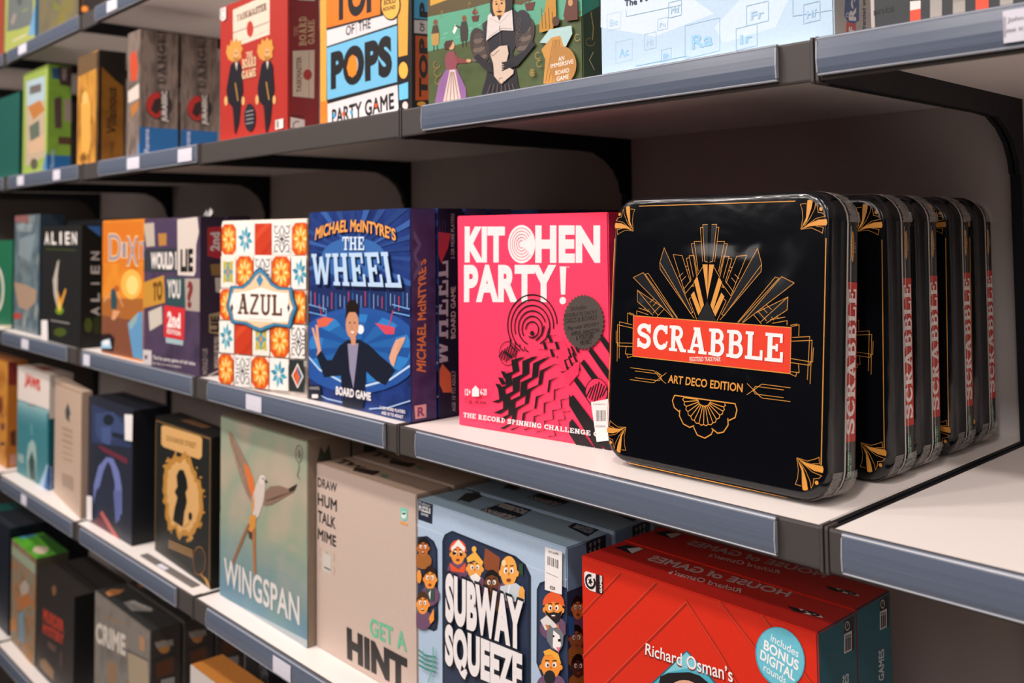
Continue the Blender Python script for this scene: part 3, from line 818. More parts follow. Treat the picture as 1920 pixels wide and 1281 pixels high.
# grey burst sticker print
pts = []
for i in range(72):
    a = 2 * math.pi * i / 72; r = 1 if i % 2 else .93
    pts.append((619 + 95 * r * math.cos(a), 614 + 127 * r * math.sin(a)))
f.poly(pts, '4f4641')
for st, x0, x1, y, dy in (('Includes', 562, 632, 555, -8), ('DOUBLE DJ ‘DECKS’', 532, 682, 590, -18), ('DISCS & BOARD!', 540, 680, 612, -18), ('Play with SPOTIFY', 548, 690, 648, -20), ('APPLE, AMAZON', 562, 690, 672, -18), ('& YOUTUBE', 585, 665, 690, -14), ('MUSIC!', 605, 655, 712, -10)):
    f.text(st, (x0, y + 8), (x1, y + 8 + dy), (x1, y - 14 + dy), (x0, y - 14), '2a2321', bold=.01)
f.text('THE RECORD SPINNING CHALLENGE GAME', (74, 1046), (775, 1146), (775, 1122), (76, 1022), WH, font='slab')
f.poly([(118, 950), (118, 918), (134, 900), (150, 918), (150, 950)], WH); f.htext('12+', 86, 915, 112, 945, WH, bold=.03); f.htext('4-20', 154, 915, 185, 945, WH, bold=.02)
f.htext('30 - 45 mins', 104, 968, 182, 984, INK, bold=.02); f.ring(92, 968, 7, 9, .0005, INK)
sticker(b, f, [(648, 978), (728, 962), (738, 1150), (674, 1158)], lines=[lambda q: q.htext('Delivered to', 660, 982, 714, 990, '6a6462'), lambda q: [q.rect(672 + i * 5.5, 1014, 672 + i * 5.5 + (2, 3.4, 1.6)[i % 3], 1064, INK) for i in range(8)], lambda q: q.htext('KITCHEN PA', 670, 1082, 715, 1092, '6a6462')], label='white barcode price sticker peeling at the lower right')
b.done()

# blue wheel box and its copies behind
NAVY = '1b2c66'
b = Box('game_box', 'navy blue stage show board game box, front of the stack beside the pink box', 'game box', (-0.829, 0.0245), (-0.576, 0.0195), zB, 0.2715, 0.0405, (mottled('stage_blue', ['14204d', '203a7d', '1b2c66'], 22, .38), mottled('wheel_purple', ['332a52', '463a66', '2a2344'], 24, .35), '141a33'), 'stage show board game boxes')
f = b.front.Z(400, 370, 2.786)
# light rays behind the title
for i in range(26):
    a = 2 * math.pi * i / 26 + .1; w = .05
    f.poly([(735, 300), (735 + 420 * math.cos(a - w), 300 + 330 * math.sin(a - w)), (735 + 420 * math.cos(a + w), 300 + 330 * math.sin(a + w))], ('274684', '213b76', '355c9f')[i % 3])
f.ell(735, 320, 170, 110, '3564a6')
f.rect(505, 462, 1035, 600, '1b2b5c')
for i in range(24): f.rect(510 + i * 22, 490 + (i * 37 % 30), 514 + i * 22, 560 + (i * 53 % 40), ('6d8fc4', 'c4455a', '2f6fae', '8ea6d0')[i % 4])
f.ell(760, 800, 330, 225, '24519a'); f.ell(770, 790, 270, 180, '2f7ac0'); f.ell(770, 780, 200, 130, '2460a4')
for i in range(9): f.poly([(765, 780), (765 + 270 * math.cos(.7 * i), 785 + 185 * math.sin(.7 * i)), (765 + 270 * math.cos(.7 * i + .3), 785 + 185 * math.sin(.7 * i + .3))], '1e4f95')
f.line([(500, 830), (560, 900), (680, 965), (800, 985), (930, 950), (1032, 880)], .0028, 'b9d3ee'); f.line([(505, 1005), (600, 1052), (720, 1080)], .0018, '9fbde0'); f.line([(820, 1105), (920, 1098), (1035, 1062)], .0018, '9fbde0')
for x, y, w in ((505, 560, 90), (940, 560, 95)): f.line([(x, y), (x + w, y + 25), (x + w, y + 60), (x, y + 40)], .0016, '6fa7de')
f.poly([(545, 640), (590, 625), (635, 635), (600, 672), (555, 680)], 'd8634a'); f.poly([(850, 655), (955, 680), (950, 715), (905, 715)], 'd0455a'); f.line([(575, 630), (560, 560)], .0022, 'b8434a'); f.line([(925, 670), (945, 590)], .0022, 'c03a4e')
f.ell(775, 690, 18, 24, 'dfe6ee')
# presenter with open arms
SKN, SUI = 'c98d6d', '141a2c'
f.poly([(665, 775), (705, 745), (770, 742), (825, 775), (880, 830), (930, 870), (955, 905), (905, 980), (860, 960), (805, 910), (800, 1000), (788, 1105), (680, 1090), (672, 930), (620, 935), (585, 940), (545, 830), (570, 800), (600, 850), (625, 850)], SUI)
f.poly([(708, 765), (765, 762), (752, 880), (738, 1000), (718, 900)], '8c86a0'); f.poly([(722, 730), (752, 730), (748, 772), (728, 772)], SKN)
f.ell(732, 665, 34, 72, SKN); f.poly([(697, 640), (700, 570), (715, 540), (745, 535), (768, 575), (767, 630), (752, 600), (715, 600)], '1c1410')
f.ell(720, 655, 4, 5, '2a1a16'); f.ell(745, 655, 4, 5, '2a1a16'); f.poly([(722, 700), (745, 700), (734, 712)], 'f0e4de'); f.line([(732, 662), (729, 684), (737, 686)], .0006, '9c6248')
f.poly([(545, 830), (552, 800), (520, 680), (532, 682), (545, 735), (540, 665), (553, 668), (560, 740), (570, 800)], 'd79f83'); f.poly([(935, 870), (925, 840), (940, 790), (960, 745), (985, 735), (1010, 728), (1005, 750), (965, 830), (950, 885)], 'd79f83'); f.line([(985, 745), (968, 800)], .0005, 'a8694d'); f.line([(998, 745), (975, 800)], .0005, 'a8694d')
f.text('MICHAEL McINTYRE’S', (537, 226), (962, 230), (958, 166), (545, 160), 'eda052', bold=.03, outline='1a1c3c', ow=.03, bend=.72)
f.htext('THE', 682, 206, 796, 276, 'c9ddf0', font='slab')
f.text('WHEEL', (528, 470), (1004, 486), (970, 290), (516, 300), '0f1738', font='slab'); f.text('WHEEL', (522, 456), (994, 472), (962, 284), (520, 296), 'b4cfea', font='slab')
f.text('BOARD GAME', (648, 1030), (832, 1063), (832, 1018), (650, 985), 'e9e4e4', bold=.045)
f.poly([(503, 978), (570, 982), (572, 1056), (503, 1052)], '15192a'); f.htext('WARNING', 510, 988, 562, 1004, 'bdb8b8'); f.rect(524, 1028, 556, 1048, 'ddd6d4'); f.text('2 OR MORE PLAYERS', (880, 1105), (1012, 1130), (1012, 1112), (880, 1088), 'e2d8d4', bold=.03); f.text('AGE 10 TO ADULT', (888, 1132), (1002, 1155), (1002, 1138), (888, 1114), 'e2d8d4', bold=.03)
g = b.side.Z(400, 370, 2.786)
g.text('MICHAEL McINTYRE’S', (1110, 915), (1112, 318), (1072, 340), (1060, 905), 'e2894a', bold=.03)
g.poly([(1050, 1090), (1112, 1080), (1112, 1150), (1055, 1160)], 'e7a7ac'); g.text('R', (1066, 1148), (1104, 1142), (1104, 1092), (1066, 1098), '8c4a68', bold=.04)
g.text('W', (1085, 440), (1085, 170), (1046, 170), (1046, 440), '5f5784', bold=.03)
b.done()
roots = [b.root]
for k, lab in enumerate(('blue stage show box second in the stack with its WHEEL lettered spine in view', 'blue stage show box third in the stack behind the pink box', 'blue stage show box fourth in the stack, a dark edge above the pink box')):
    roots.append(b.copy_behind(0.0445 * (k + 1), lab))
for k in range(4, 8):
    roots.append(b.copy_behind(0.0445 * (k + 1), 'blue stage show box deep in the stack, a dark edge behind the pink box'))
# spine lettering seen on the second box
r2 = roots[1]
M2 = b.M @ Matrix.Translation((0, 0.0445, 0))
for c in list(r2.children):
    if c.name.startswith('side_print'): bpy.data.objects.remove(c)
fx = Face(M2 @ Vector((b.w, 0, 0)), M2.to_3x3() @ Vector((0, 1, 0)), M2.to_3x3() @ Vector((0, 0, 1)), b.d, b.h, M2.inverted())
fx.fill('1a1730'); fx.Z(400, 370, 2.786)
fx.poly([(1140, 205), (1165, 240), (1175, 180), (1240, 190), (1225, 265), (1190, 345), (1165, 260)], 'b03346')
for k in range(5): fx.line([(1150 + 16 * k, 120), (1165 + 10 * k, 250)], .0005, '4a4470')
fx.text('WHEEL', (1226, 888), (1226, 330), (1142, 345), (1142, 880), 'a9a6b4', font='slab')
fx.text('THE', (1132, 685), (1132, 535), (1096, 540), (1096, 685), 'b9a4a4', font='slab')
fx.poly([(1165, 940), (1195, 870), (1240, 920), (1245, 1020), (1200, 1020)], 'c86242')
fx.text('BOARD GAME', (1264, 735), (1264, 465), (1240, 470), (1240, 740), 'c9b8b4', bold=.01); fx.text('2 OR MORE PLAYERS', (1258, 322), (1258, 85), (1240, 85), (1240, 322), 'b0a2a4', bold=.005); fx.text('AGE 10 TO ADULT', (1264, 1118), (1264, 905), (1246, 905), (1246, 1118), 'b0a2a4', bold=.005)
fx.build('side_print', r2)

# patterned tile box
b = Box('game_box', 'tile patterned AZUL box in orange and turquoise beside the blue stage box', 'game box', (-1.074, 0.006), (-0.834, 0.0235), zB, 0.263, 0.06, ('eee4da', '8a6a52', 'c9b8a8'))
f = b.front.Z(400, 370, 2.786)
cxs = (40, 122, 215, 309, 412, 506); rl = (138, 303, 475, 640, 812, 978); rr = (128, 306, 485, 665, 848, 1022)
def G2(c, r, i):
    x = cxs[c] + (cxs[c + 1] - cxs[c]) * i[0]
    t = (x - 40) / 466
    y0 = rl[r] + (rr[r] - rl[r]) * t; y1 = rl[r + 1] + (rr[r + 1] - rl[r + 1]) * t
    return (x, y0 + (y1 - y0) * i[1])
def tile(c, r, k):
    P = lambda x, y: G2(c, r, (.03 + .94 * x, .02 + .96 * y))
    sq = lambda m: f.poly([P(0, 1), P(1, 1), P(1, 0), P(0, 0)], m)
    pol = lambda R, n, a0=0: [P(.5 + R * math.cos(a0 + 2 * math.pi * i / n), .5 + R * math.sin(a0 + 2 * math.pi * i / n)) for i in range(n)]
    star = lambda R, q, n, m, a0=0: f.poly([P(.5 + (R if i % 2 == 0 else q) * math.cos(a0 + math.pi * i / n), .5 + (R if i % 2 == 0 else q) * math.sin(a0 + math.pi * i / n)) for i in range(2 * n)], m)
    if k == 'O':
        sq('d2521f'); star(.5, .36, 8, 'e98a2a', .2); star(.44, .2, 8, 'f3b04a')
        for i in range(8):
            a = math.pi * i / 4; f.poly([P(.5 + .12 * math.cos(a), .5 + .12 * math.sin(a)), P(.5 + .27 * math.cos(a + .25), .5 + .27 * math.sin(a + .25)), P(.5 + .4 * math.cos(a), .5 + .4 * math.sin(a)), P(.5 + .27 * math.cos(a - .25), .5 + .27 * math.sin(a - .25))], 'f6cf86')
        f.poly(pol(.1, 10), 'd8681c')
        for x in (0, 1):
            for y in (0, 1): f.poly([P(x, y), P(abs(x - .2), y), P(x, abs(y - .16))], 'efe3d6')
    elif k == 'B':
        sq('ece6df')
        for i in range(8):
            a = math.pi * i / 4 + .2; R = .46 if i % 2 == 0 else .4
            f.poly([P(.5, .5), P(.5 + .27 * math.cos(a + .33), .5 + .27 * math.sin(a + .33)), P(.5 + R * math.cos(a), .5 + R * math.sin(a)), P(.5 + .27 * math.cos(a - .33), .5 + .27 * math.sin(a - .33))], ('3f9db4', '2c87a3', '62b3c4')[i % 3])
        star(.16, .07, 8, 'ece6df')
    elif k == 'R':
        sq('c33b20'); f.poly([P(0, .35), P(.65, 0), P(1, 0), P(0, .6)], 'cf4a2b'); f.poly([P(.3, 1), P(1, .5), P(1, .7), P(.6, 1)], 'b8341b')
    elif k == 'K':
        sq('ece6e0')
        for sx in (0, 1):
            for sy in (0, 1):
                q = lambda x, y: P(abs(sx - x), abs(sy - y))
                f.line([q(*p) for p in arc(.22, .22, .12, .12, 0, 300, 10)], .0016, '3c3b44'); f.line([q(.5, .08), q(.38, .2), q(.42, .36), q(.3, .46), q(.1, .42)], .0018, '3c3b44'); f.line([q(.05, .06), q(.14, .14)], .0018, '8a7f6e')
        star(.16, .06, 4, '55505a')
    elif k == 'G':
        sq('e8e0d4'); star(.5, .3, 4, 'c9b45a', .78); star(.36, .14, 4, '3f97ae')
        f.line([P(.5 + .3 * math.cos(a), .5 + .3 * math.sin(a)) for a in [2 * math.pi * i / 16 for i in range(17)]], .0014, '7c8a3c'); star(.14, .06, 6, 'd9822e')
    elif k == 'D':
        sq('2a3030'); f.poly([P(.5, .1), P(.85, .5), P(.5, .9), P(.15, .5)], 'e9ddd2'); f.poly([P(.5, .18), P(.5, .82), P(.22, .5)], 'c9502c'); f.poly([P(.5, .18), P(.78, .5), P(.5, .82)], '2f6d9c'); f.poly([P(.5, .36), P(.64, .52), P(.5, .8), P(.36, .52)], 'd8642c')
for r, row in enumerate(('OBRKO', 'GOKOB', 'OKGKO', 'BRGOK', 'OKOBD')):
    for c, k in enumerate(row): tile(c, r, k)
out = [(85, 575), (108, 462), (165, 462), (205, 430), (235, 385), (262, 362), (292, 388), (325, 440), (370, 468), (432, 470), (440, 525), (458, 578), (440, 622), (425, 682), (345, 672), (300, 688), (265, 704), (228, 690), (185, 665), (112, 656), (100, 610)]
cc = (268, 560)
f.poly(out, '2b4f6c')
f.poly([(cc[0] + (x - cc[0]) * .965, cc[1] + (y - cc[1]) * .95) for x, y in out], '3f86ac')
f.poly([(cc[0] + (x - cc[0]) * .90, cc[1] + (y - cc[1]) * .86) for x, y in out], '7a5a3e')
f.poly([(cc[0] + (x - cc[0]) * .885, cc[1] + (y - cc[1]) * .84) for x, y in out], 'e9c59e')
f.poly([(118, 500), (200, 488), (268, 470), (330, 490), (412, 500), (414, 555), (436, 578), (414, 610), (410, 650), (268, 648), (125, 634), (122, 590), (104, 560)], 'f0e9e2')
f.poly([(262, 395), (280, 432), (262, 468), (244, 432)], '3f86ac')
f.text('AZUL', (146, 610), (378, 620), (378, 508), (150, 502), '5b3a24', font='slab')
for x in (117, 413): f.poly([(x, 550), (x + 7, 576), (x, 600), (x - 7, 576)], '3a2a20')
f.line([(205, 634), (330, 640)], .0006, 'a88a6a')
b.done()

# purple guessing game box
b = Box('game_box', 'dark purple WOULD I LIE TO YOU box with a red edition panel', 'game box', (-1.389, 0.003), (-1.150, 0.0045), zB, 0.272, 0.045, (mottled('plum_cover', ['43334a', '4f3f58', '3c3046'], 14, .4), '3a2b40', '2c2330'))
f = b.front.Z(0, 360, 3.202)
f.poly([(865, 190), (1200, 160), (1200, 320), (865, 340)], '4a3a56'); f.poly([(862, 190), (925, 185), (930, 325), (880, 330)], 'b9ac9c'); f.poly([(950, 250), (1000, 248), (1000, 320), (955, 325)], 'b07a3c'); f.poly([(1065, 165), (1185, 150), (1195, 240), (1178, 320), (1175, 480), (1165, 505), (1068, 500)], 'd2c5ba'); f.poly([(862, 345), (1062, 335), (1062, 480), (862, 480)], '33383f'); f.poly([(858, 545), (985, 500), (992, 665), (858, 700)], 'bf8a35'); f.poly([(1000, 510), (1110, 515), (1110, 690), (1000, 680)], '2f4a4e'); f.poly([(1110, 520), (1200, 520), (1200, 720), (1115, 710)], 'a89a90'); f.poly([(893, 720), (972, 685), (975, 790), (900, 835)], 'c5bcae'); f.poly([(985, 680), (1112, 700), (1105, 890), (985, 870)], 'cc3036'); f.poly([(995, 873), (1102, 893), (1098, 922), (998, 905)], '9fb4b8')
f.text('WOULD I', (905, 462), (1062, 468), (1060, 358), (908, 362), 'e3dad4', bold=.05); f.text('LIE', (1085, 480), (1160, 480), (1160, 340), (1085, 345), '1d181c', bold=.05); f.text('TO', (918, 658), (976, 648), (976, 530), (920, 545), '6a4616', bold=.05); f.text('YOU', (1006, 635), (1085, 642), (1085, 525), (1006, 525), 'd9d2cc', bold=.04); f.text('?', (1120, 695), (1160, 700), (1160, 535), (1125, 535), '7c2f30', bold=.05); f.text('2nd', (1005, 812), (1085, 822), (1085, 728), (1008, 715), 'eee0dc', bold=.05); f.text('EDITION', (1005, 848), (1085, 866), (1085, 836), (1005, 820), 'eee0dc', bold=.03)
f.poly([(845, 945), (912, 952), (912, 1042), (845, 1035)], 'c9c0c0'); f.poly([(868, 980), (890, 980), (885, 1005), (870, 1005)], '6a5a66')
f.text('The fun party game of tall tales', (920, 1010), (1175, 1048), (1175, 1020), (920, 980), 'cfc6c6', bold=.03); f.text('for four or more players', (920, 1038), (1090, 1062), (1090, 1042), (920, 1018), 'b9b0b2', bold=.03)
g = b.side.Z(0, 360, 3.202)
g.fill('33263a'); g.poly([(1245, 215), (1330, 205), (1330, 405), (1245, 385)], 'b02c38'); g.text('2nd', (1320, 355), (1320, 240), (1262, 245), (1262, 355), 'd8c8c6', bold=.05); g.poly([(1262, 435), (1330, 430), (1330, 505), (1270, 500)], '8a6a3c'); g.poly([(1290, 515), (1330, 515), (1330, 610), (1295, 600)], 'c2b6ac'); g.poly([(1255, 735), (1325, 720), (1325, 860), (1255, 845)], 'a89070'); g.text('LIE', (1315, 840), (1315, 745), (1265, 745), (1265, 840), '2a2026', bold=.05); g.text('WOULD I LIE TO YOU', (1315, 1060), (1315, 870), (1285, 870), (1285, 1060), 'd0c4b8', bold=.05); g.text('WOULD I LIE', (1245, 1100), (1245, 940), (1215, 940), (1215, 1100), 'b0a2a4', bold=.02); g.line([(1250, 1105), (1310, 1075)], .003, 'd8ccc8')
b.done()
# crumpled film at the top of that stack
rnd = random.Random(5)
V, Fc = [], []
for k in range(9):
    x, y, z = -0.014 + .004 * k, 0.03 + rnd.uniform(-.006, .006), 0.0
    V += [(x, y, z), (x + rnd.uniform(-.004, .006), y + .006, rnd.uniform(.006, .016)), (x + .006, y + .003, rnd.uniform(.001, .005))]; Fc.append((3 * k, 3 * k + 1, 3 * k + 2))
mesh_obj('shrink_wrap', [(b.w + v[0] - .02, v[1] - .012, b.h + v[2]) for v in V], Fc, [mat('948e8e', .25, .6, 'film')], b.root)
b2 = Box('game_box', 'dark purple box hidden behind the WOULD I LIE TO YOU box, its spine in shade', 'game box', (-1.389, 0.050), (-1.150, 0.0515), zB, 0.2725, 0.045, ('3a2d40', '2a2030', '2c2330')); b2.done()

# orange dream box
b = Box('game_box', 'orange dreamlike DIXIT box at the left of the purple guessing box', 'game box', (-1.632, 0.013), (-1.396, 0.011), zB, 0.2725, 0.05, (mottled('sunset_orange', ['c96d1e', 'dd8a2c', 'd27a28'], 9, .4), '9a5a20', 'd9a878'))
f = b.front.Z(0, 360, 3.202)
f.poly([(612, 185), (860, 175), (860, 420), (612, 430)], 'd07322'); f.poly([(605, 700), (860, 720), (860, 1010), (600, 960)], '7d4a34'); f.poly([(605, 640), (860, 640), (860, 780), (605, 740)], 'a3622c')
f.ell(790, 555, 62, 90, 'eab04e'); f.ell(795, 560, 36, 58, 'f3cf7c')
for s_, q in (('D', (655, 410, 728, 255)), ('I', (735, 395, 758, 305)), ('X', (762, 440, 830, 270)), ('IT', (835, 400, 880, 300))): f.text(s_, (q[0], q[1]), (q[2], q[1]), (q[2], q[3]), (q[0], q[3]), '8d8496', bold=.0, outline='f0c890', ow=.03)
f.poly([(665, 590), (690, 575), (705, 640), (700, 705), (668, 700)], '2f4a52'); f.ell(702, 580, 14, 18, 'b0572c'); f.line([(705, 600), (740, 690)], .004, 'd8a070'); f.line([(668, 600), (625, 660)], .004, 'd8a070'); f.poly([(680, 710), (725, 715), (690, 770), (670, 765)], 'd59a72')
f.poly([(768, 790), (835, 720), (858, 720), (858, 1010), (800, 990)], '5f93bb'); f.poly([(775, 790), (800, 755), (835, 720), (820, 780), (785, 830)], '8fa8a8')
f.poly([(600, 855), (665, 850), (690, 880), (680, 960), (600, 945)], '241a1a'); f.poly([(605, 900), (660, 880), (672, 940), (610, 938)], '9fc4dc'); f.ell(640, 905, 22, 18, 'e6e8ea')
b.done()

# black egg box and the dark box behind it
b = Box('game_box', 'black ALIEN box with a cracked glowing egg, left of the orange box', 'game box', (-2.009, 0.008), (-1.730, 0.004), zB, 0.265, 0.046, ('1d1e1e', '101212', '151618'))
f = b.front.Z(0, 360, 3.202)

for i, ch in enumerate('ALIEN'):
    e = 8 if ch == 'I' else 0
    f.text(ch, (268 + 41 * i + e, 316), (297 + 41 * i - e, 316), (297 + 41 * i - e, 240), (268 + 41 * i + e, 240), 'e4ddd6', bold=.03)
f.line([(275, 342), (458, 350)], .0016, '4a5a1c')
f.poly([(345, 420), (356, 405), (346, 500), (345, 590), (360, 660), (345, 700), (325, 620), (318, 530)], 'b5ada0'); f.poly([(345, 590), (365, 650), (392, 578), (398, 590), (372, 680), (360, 725), (345, 700)], 'd9993c'); f.ell(358, 712, 24, 24, '6f8a1c'); f.ell(358, 690, 9, 26, 'e3c25c')
f.line([(305, 770), (418, 790)], .003, '8f8884'); f.ell(362, 842, 38, 26, '46541c')
sticker(b, f, [(248, 770), (285, 770), (288, 905), (248, 900)])
g = b.side.Z(0, 360, 3.202)
for i, ch in enumerate('ALIEN'):
    e = 20 if ch == 'I' else 0
    g.text(ch, (598, 742 - e - 83 * i), (598, 690 + e - 83 * i), (545, 692 + e - 83 * i), (545, 740 - e - 83 * i), 'c9c2bc', bold=.02)
g.ell(530, 800, 24, 44, '46541c'); g.poly([(560, 760), (600, 740), (600, 850), (565, 850)], '2c3514'); g.poly([(520, 205), (605, 205), (605, 270)], '3a6aa8')
b.done()
b = Box('game_box', 'dark box standing behind the black egg box, a little taller', 'game box', (-2.03, 0.070), (-1.740, 0.066), zB, 0.2785, 0.20, ('14161a', '0d0f12', '17181c')); b.done()
# blue-grey adventure box
b = Box('game_box', 'blue-grey illustrated box between the green oval box and the black egg box', 'game box', (-2.317, 0.032), (-2.095, 0.027), zB, 0.296, 0.06, (mottled('storm_cover', ['3d4f58', '6b7d84', '4a5d68', '8d958f'], 16, .4, stretch=(1, 1, .6)), '2c3a46', '27323a'))
f = b.front.Z(0, 360, 3.202)
f.poly([(85, 540), (160, 560), (220, 590), (215, 660), (165, 710), (110, 690)], 'a58a74'); f.poly([(120, 280), (215, 250), (180, 420), (110, 380)], '7d8c94'); f.text('FROST', (105, 235), (200, 240), (200, 195), (105, 195), '9aa4a8', bold=.02); f.ell(105, 745, 28, 20, 'a8473c'); f.line([(90, 800), (210, 845)], .006, '6a6f74'); f.poly([(78, 140), (170, 135), (170, 185), (78, 180)], '8a5a58'); f.line([(140, 300), (150, 540)], .008, '8f8470')
b.done()
b = Box('game_box', 'green box with a white oval cut by the left edge of the photo, middle shelf', 'game box', (-2.575, 0.03), (-2.326, 0.03), zB, 0.232, 0.06, ('1f6a4a', '155038', '1b5a40'))
f = b.front.Z(0, 360, 3.202); f.ell(-25, 585, 50, 145, 'd9d0c4'); f.ell(-25, 585, 38, 118, '2c7a58'); f.poly([(-60, 800), (80, 800), (80, 815), (-60, 815)], 'b9b09a'); b.done()
# ------------------------------------------------------------------ upper shelf cartons
yA = 0.030
# red envelope box
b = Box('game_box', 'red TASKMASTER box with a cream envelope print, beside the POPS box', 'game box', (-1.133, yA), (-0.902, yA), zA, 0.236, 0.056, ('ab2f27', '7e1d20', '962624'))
f = b.front.Z(400, 0, 2.667)
f.poly([(98, 50), (282, -32), (282, 172), (100, 238)], 'd8c8b4'); f.line([(100, 165), (172, 138)], .0014, '7a4a3c'); f.line([(198, 140), (280, 108)], .0014, '7a4a3c'); f.line([(100, 222), (280, 150)], .0008, 'b8a690'); f.ell(184, 145, 17, 40, 'b5362c')
f.text('TASKMASTER', (118, 112), (268, 52), (268, 12), (118, 76), '7d5a4e', font='slab')
for cx, top in ((112, 205), (268, 200)):
    f.poly([(cx - 46, top + 60), (cx - 40, top + 20), (cx - 28, top + 26), (cx - 22, top - 6), (cx - 8, top + 8), (cx + 4, top - 16), (cx + 14, top + 4), (cx + 28, top - 4), (cx + 30, top + 26), (cx + 38, top + 40), (cx + 28, top + 60), (cx + 32, top + 84), (cx + 16, top + 96), (cx - 14, top + 104), (cx - 34, top + 92)], 'cf9244'); f.ell(cx + 4, top + 68, 14, 30, 'd2a06c'); f.poly([(cx - 10, top + 78), (cx + 4, top + 84), (cx + 17, top + 76), (cx + 14, top + 104), (cx + 4, top + 114), (cx - 8, top + 106)], 'a8743a'); f.ell(cx - 1, top + 62, 3, 4, '2a1a14'); f.ell(cx + 9, top + 60, 3, 4, '2a1a14')
    f.poly([(cx - 24, top + 122), (cx - 8, top + 106), (cx + 20, top + 104), (cx + 32, top + 130), (cx + 40, top + 250), (cx + 30, top + 300), (cx + 20, top + 410), (cx + 2, top + 470), (cx - 8, top + 400), (cx - 16, top + 330), (cx - 40, top + 300), (cx - 44, top + 240)], '1c1820')
    f.poly([(cx, top + 108), (cx + 12, top + 108), (cx + 6, top + 150)], 'cfc0b4'); f.ell(cx - 46, top + 300, 8, 24, 'd9a368'); f.ell(cx + 40, top + 300, 8, 22, 'd9a368'); f.line([(cx, top + 210), (cx + 14, top + 300)], .003, 'b98a3c'); f.line([(cx - 12, top + 330), (cx - 4, top + 460)], .002, '7a2420')
f.text('THE', (168, 290), (200, 284), (200, 256), (168, 262), 'e6c9a0', font='slab'); f.text('BOARD', (148, 345), (218, 330), (218, 282), (148, 298), 'e6c9a0', font='slab'); f.text('GAME', (148, 402), (218, 384), (218, 340), (148, 356), 'e6c9a0', font='slab')
f.ell(187, 588, 27, 70, '22242c')
for k in range(4): f.line([(168, 560 + 20 * k), (206, 552 + 20 * k)], .0012, 'a9a5a8')
f.poly([(40, 45), (68, 34), (68, 95), (52, 108), (38, 96)], 'ded6d2'); f.ring(52, 72, 9, 20, .0012, '222226', 40, 320)
f.poly([(316, 602), (356, 592), (356, 640), (316, 650)], 'd8d2ce'); f.poly([(322, 606), (334, 603), (334, 640), (322, 643)], '8a8684')
g = b.side.Z(400, 0, 2.667)
g.text('THE', (424, 180), (424, 130), (402, 132), (402, 182), 'b07a5e', font='slab'); g.text('BOARD', (466, 228), (466, 82), (428, 86), (428, 230), 'c4a07c', font='slab'); g.text('GAME', (508, 218), (508, 98), (472, 102), (472, 222), 'c4a07c', font='slab')
g.poly([(396, 255), (505, 250), (503, 492), (396, 482)], 'c9b6a2'); g.ell(470, 374, 22, 27, 'a3302b'); g.line([(477, 253), (477, 348)], .0008, '8a5a4a'); g.line([(477, 400), (477, 488)], .0008, '8a5a4a')
g.text('TASKMASTER', (440, 462), (440, 282), (414, 284), (414, 462), '7a5a50', bold=.03)
g.poly([(384, 585), (455, 600), (455, 640), (384, 640)], 'd4c8c4'); g.ring(418, 628, 20, 20, .0016, '1d1a1c', 20, 300); g.poly([(420, -20), (505, -20), (505, 5), (420, 0)], 'd4c8c4'); g.line([(390, 580), (450, 582)], .001, '1d1a1c')
b.done()
# pops box
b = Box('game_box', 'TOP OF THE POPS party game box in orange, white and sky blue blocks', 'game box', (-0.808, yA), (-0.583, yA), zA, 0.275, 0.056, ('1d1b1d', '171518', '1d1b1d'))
f = b.front.Z(400, 0, 2.667)
f.rect(530, -60, 566, 610, 'dd9f42'); f.poly([(536, 510), (570, 505), (572, 640), (536, 640)], 'e27c28')
f.poly([(568, 140), (835, 72), (835, -140), (566, -120)], 'e2761f'); f.text('TOP', (604, 112), (828, 52), (828, -130), (604, -80), '1d1b1d', bold=.06)
f.poly([(568, 232), (918, 118), (918, 48), (845, 80), (568, 152)], 'd8d2d4'); f.poly([(568, 232), (918, 118), (918, 62), (568, 152)], 'd8d2d4')
f.text('OF', (664, 180), (706, 168), (706, 118), (664, 132), '232022', bold=.02); f.line([(714, 112), (717, 172)], .0008, '232022'); f.text('THE', (726, 160), (788, 140), (788, 92), (726, 110), '232022', bold=.02)
f.poly([(570, 500), (920, 410), (920, 128), (568, 240)], '6fb6da'); f.text('POPS', (588, 452), (896, 380), (892, 170), (588, 262), '1d1b1d', bold=.065)
f.poly([(668, 340), (680, 290), (697, 273), (715, 285), (723, 325), (715, 370), (697, 388), (678, 378)], 'ea8420')
f.poly([(574, 640), (928, 560), (922, 424), (572, 520)], 'd8d2d4'); f.text('PARTY GAME', (594, 628), (906, 545), (903, 462), (594, 548), '1d1b1d', bold=.03)
for q, c in (((605, 578), '3b9fd0'), ((652, 570), 'e2552c'), ((692, 562), '3b9fd0'), ((815, 528), 'e2552c')): f.ell(q[0], q[1], 7, 12, c)
f.poly([(922, -60), (978, -60), (973, 275), (928, 286)], 'dd9f42'); f.ell(952, 352, 23, 42, 'f0b048'); f.poly([(930, 425), (976, 410), (976, 492), (932, 502)], '6cc0ea')
f.ell(890, 25, 50, 78, '1d1b1d'); f.ell(888, 24, 45, 72, 'eab04e'); f.text('SOLO', (854, 28), (915, 14), (915, -12), (854, 2), '2c2018', bold=.04); f.text('ROUND', (852, 58), (913, 44), (913, 24), (852, 38), '2c2018', bold=.04); f.text('WITH', (866, -4), (905, -12), (905, -28), (866, -20), '2c2018', bold=.04)
f.ell(962, 528, 14, 20, 'd8c8c4')
g = b.side.Z(400, 0, 2.667)
g.poly([(1004, -60), (1076, -60), (1076, 98), (1004, 92)], '3f9cc8'); g.poly([(1004, 100), (1076, 104), (1076, 170), (1004, 165)], 'c4bcbc'); g.text('OF', (1056, 158), (1056, 112), (1032, 112), (1032, 158), '1d1b1d', bold=.03)
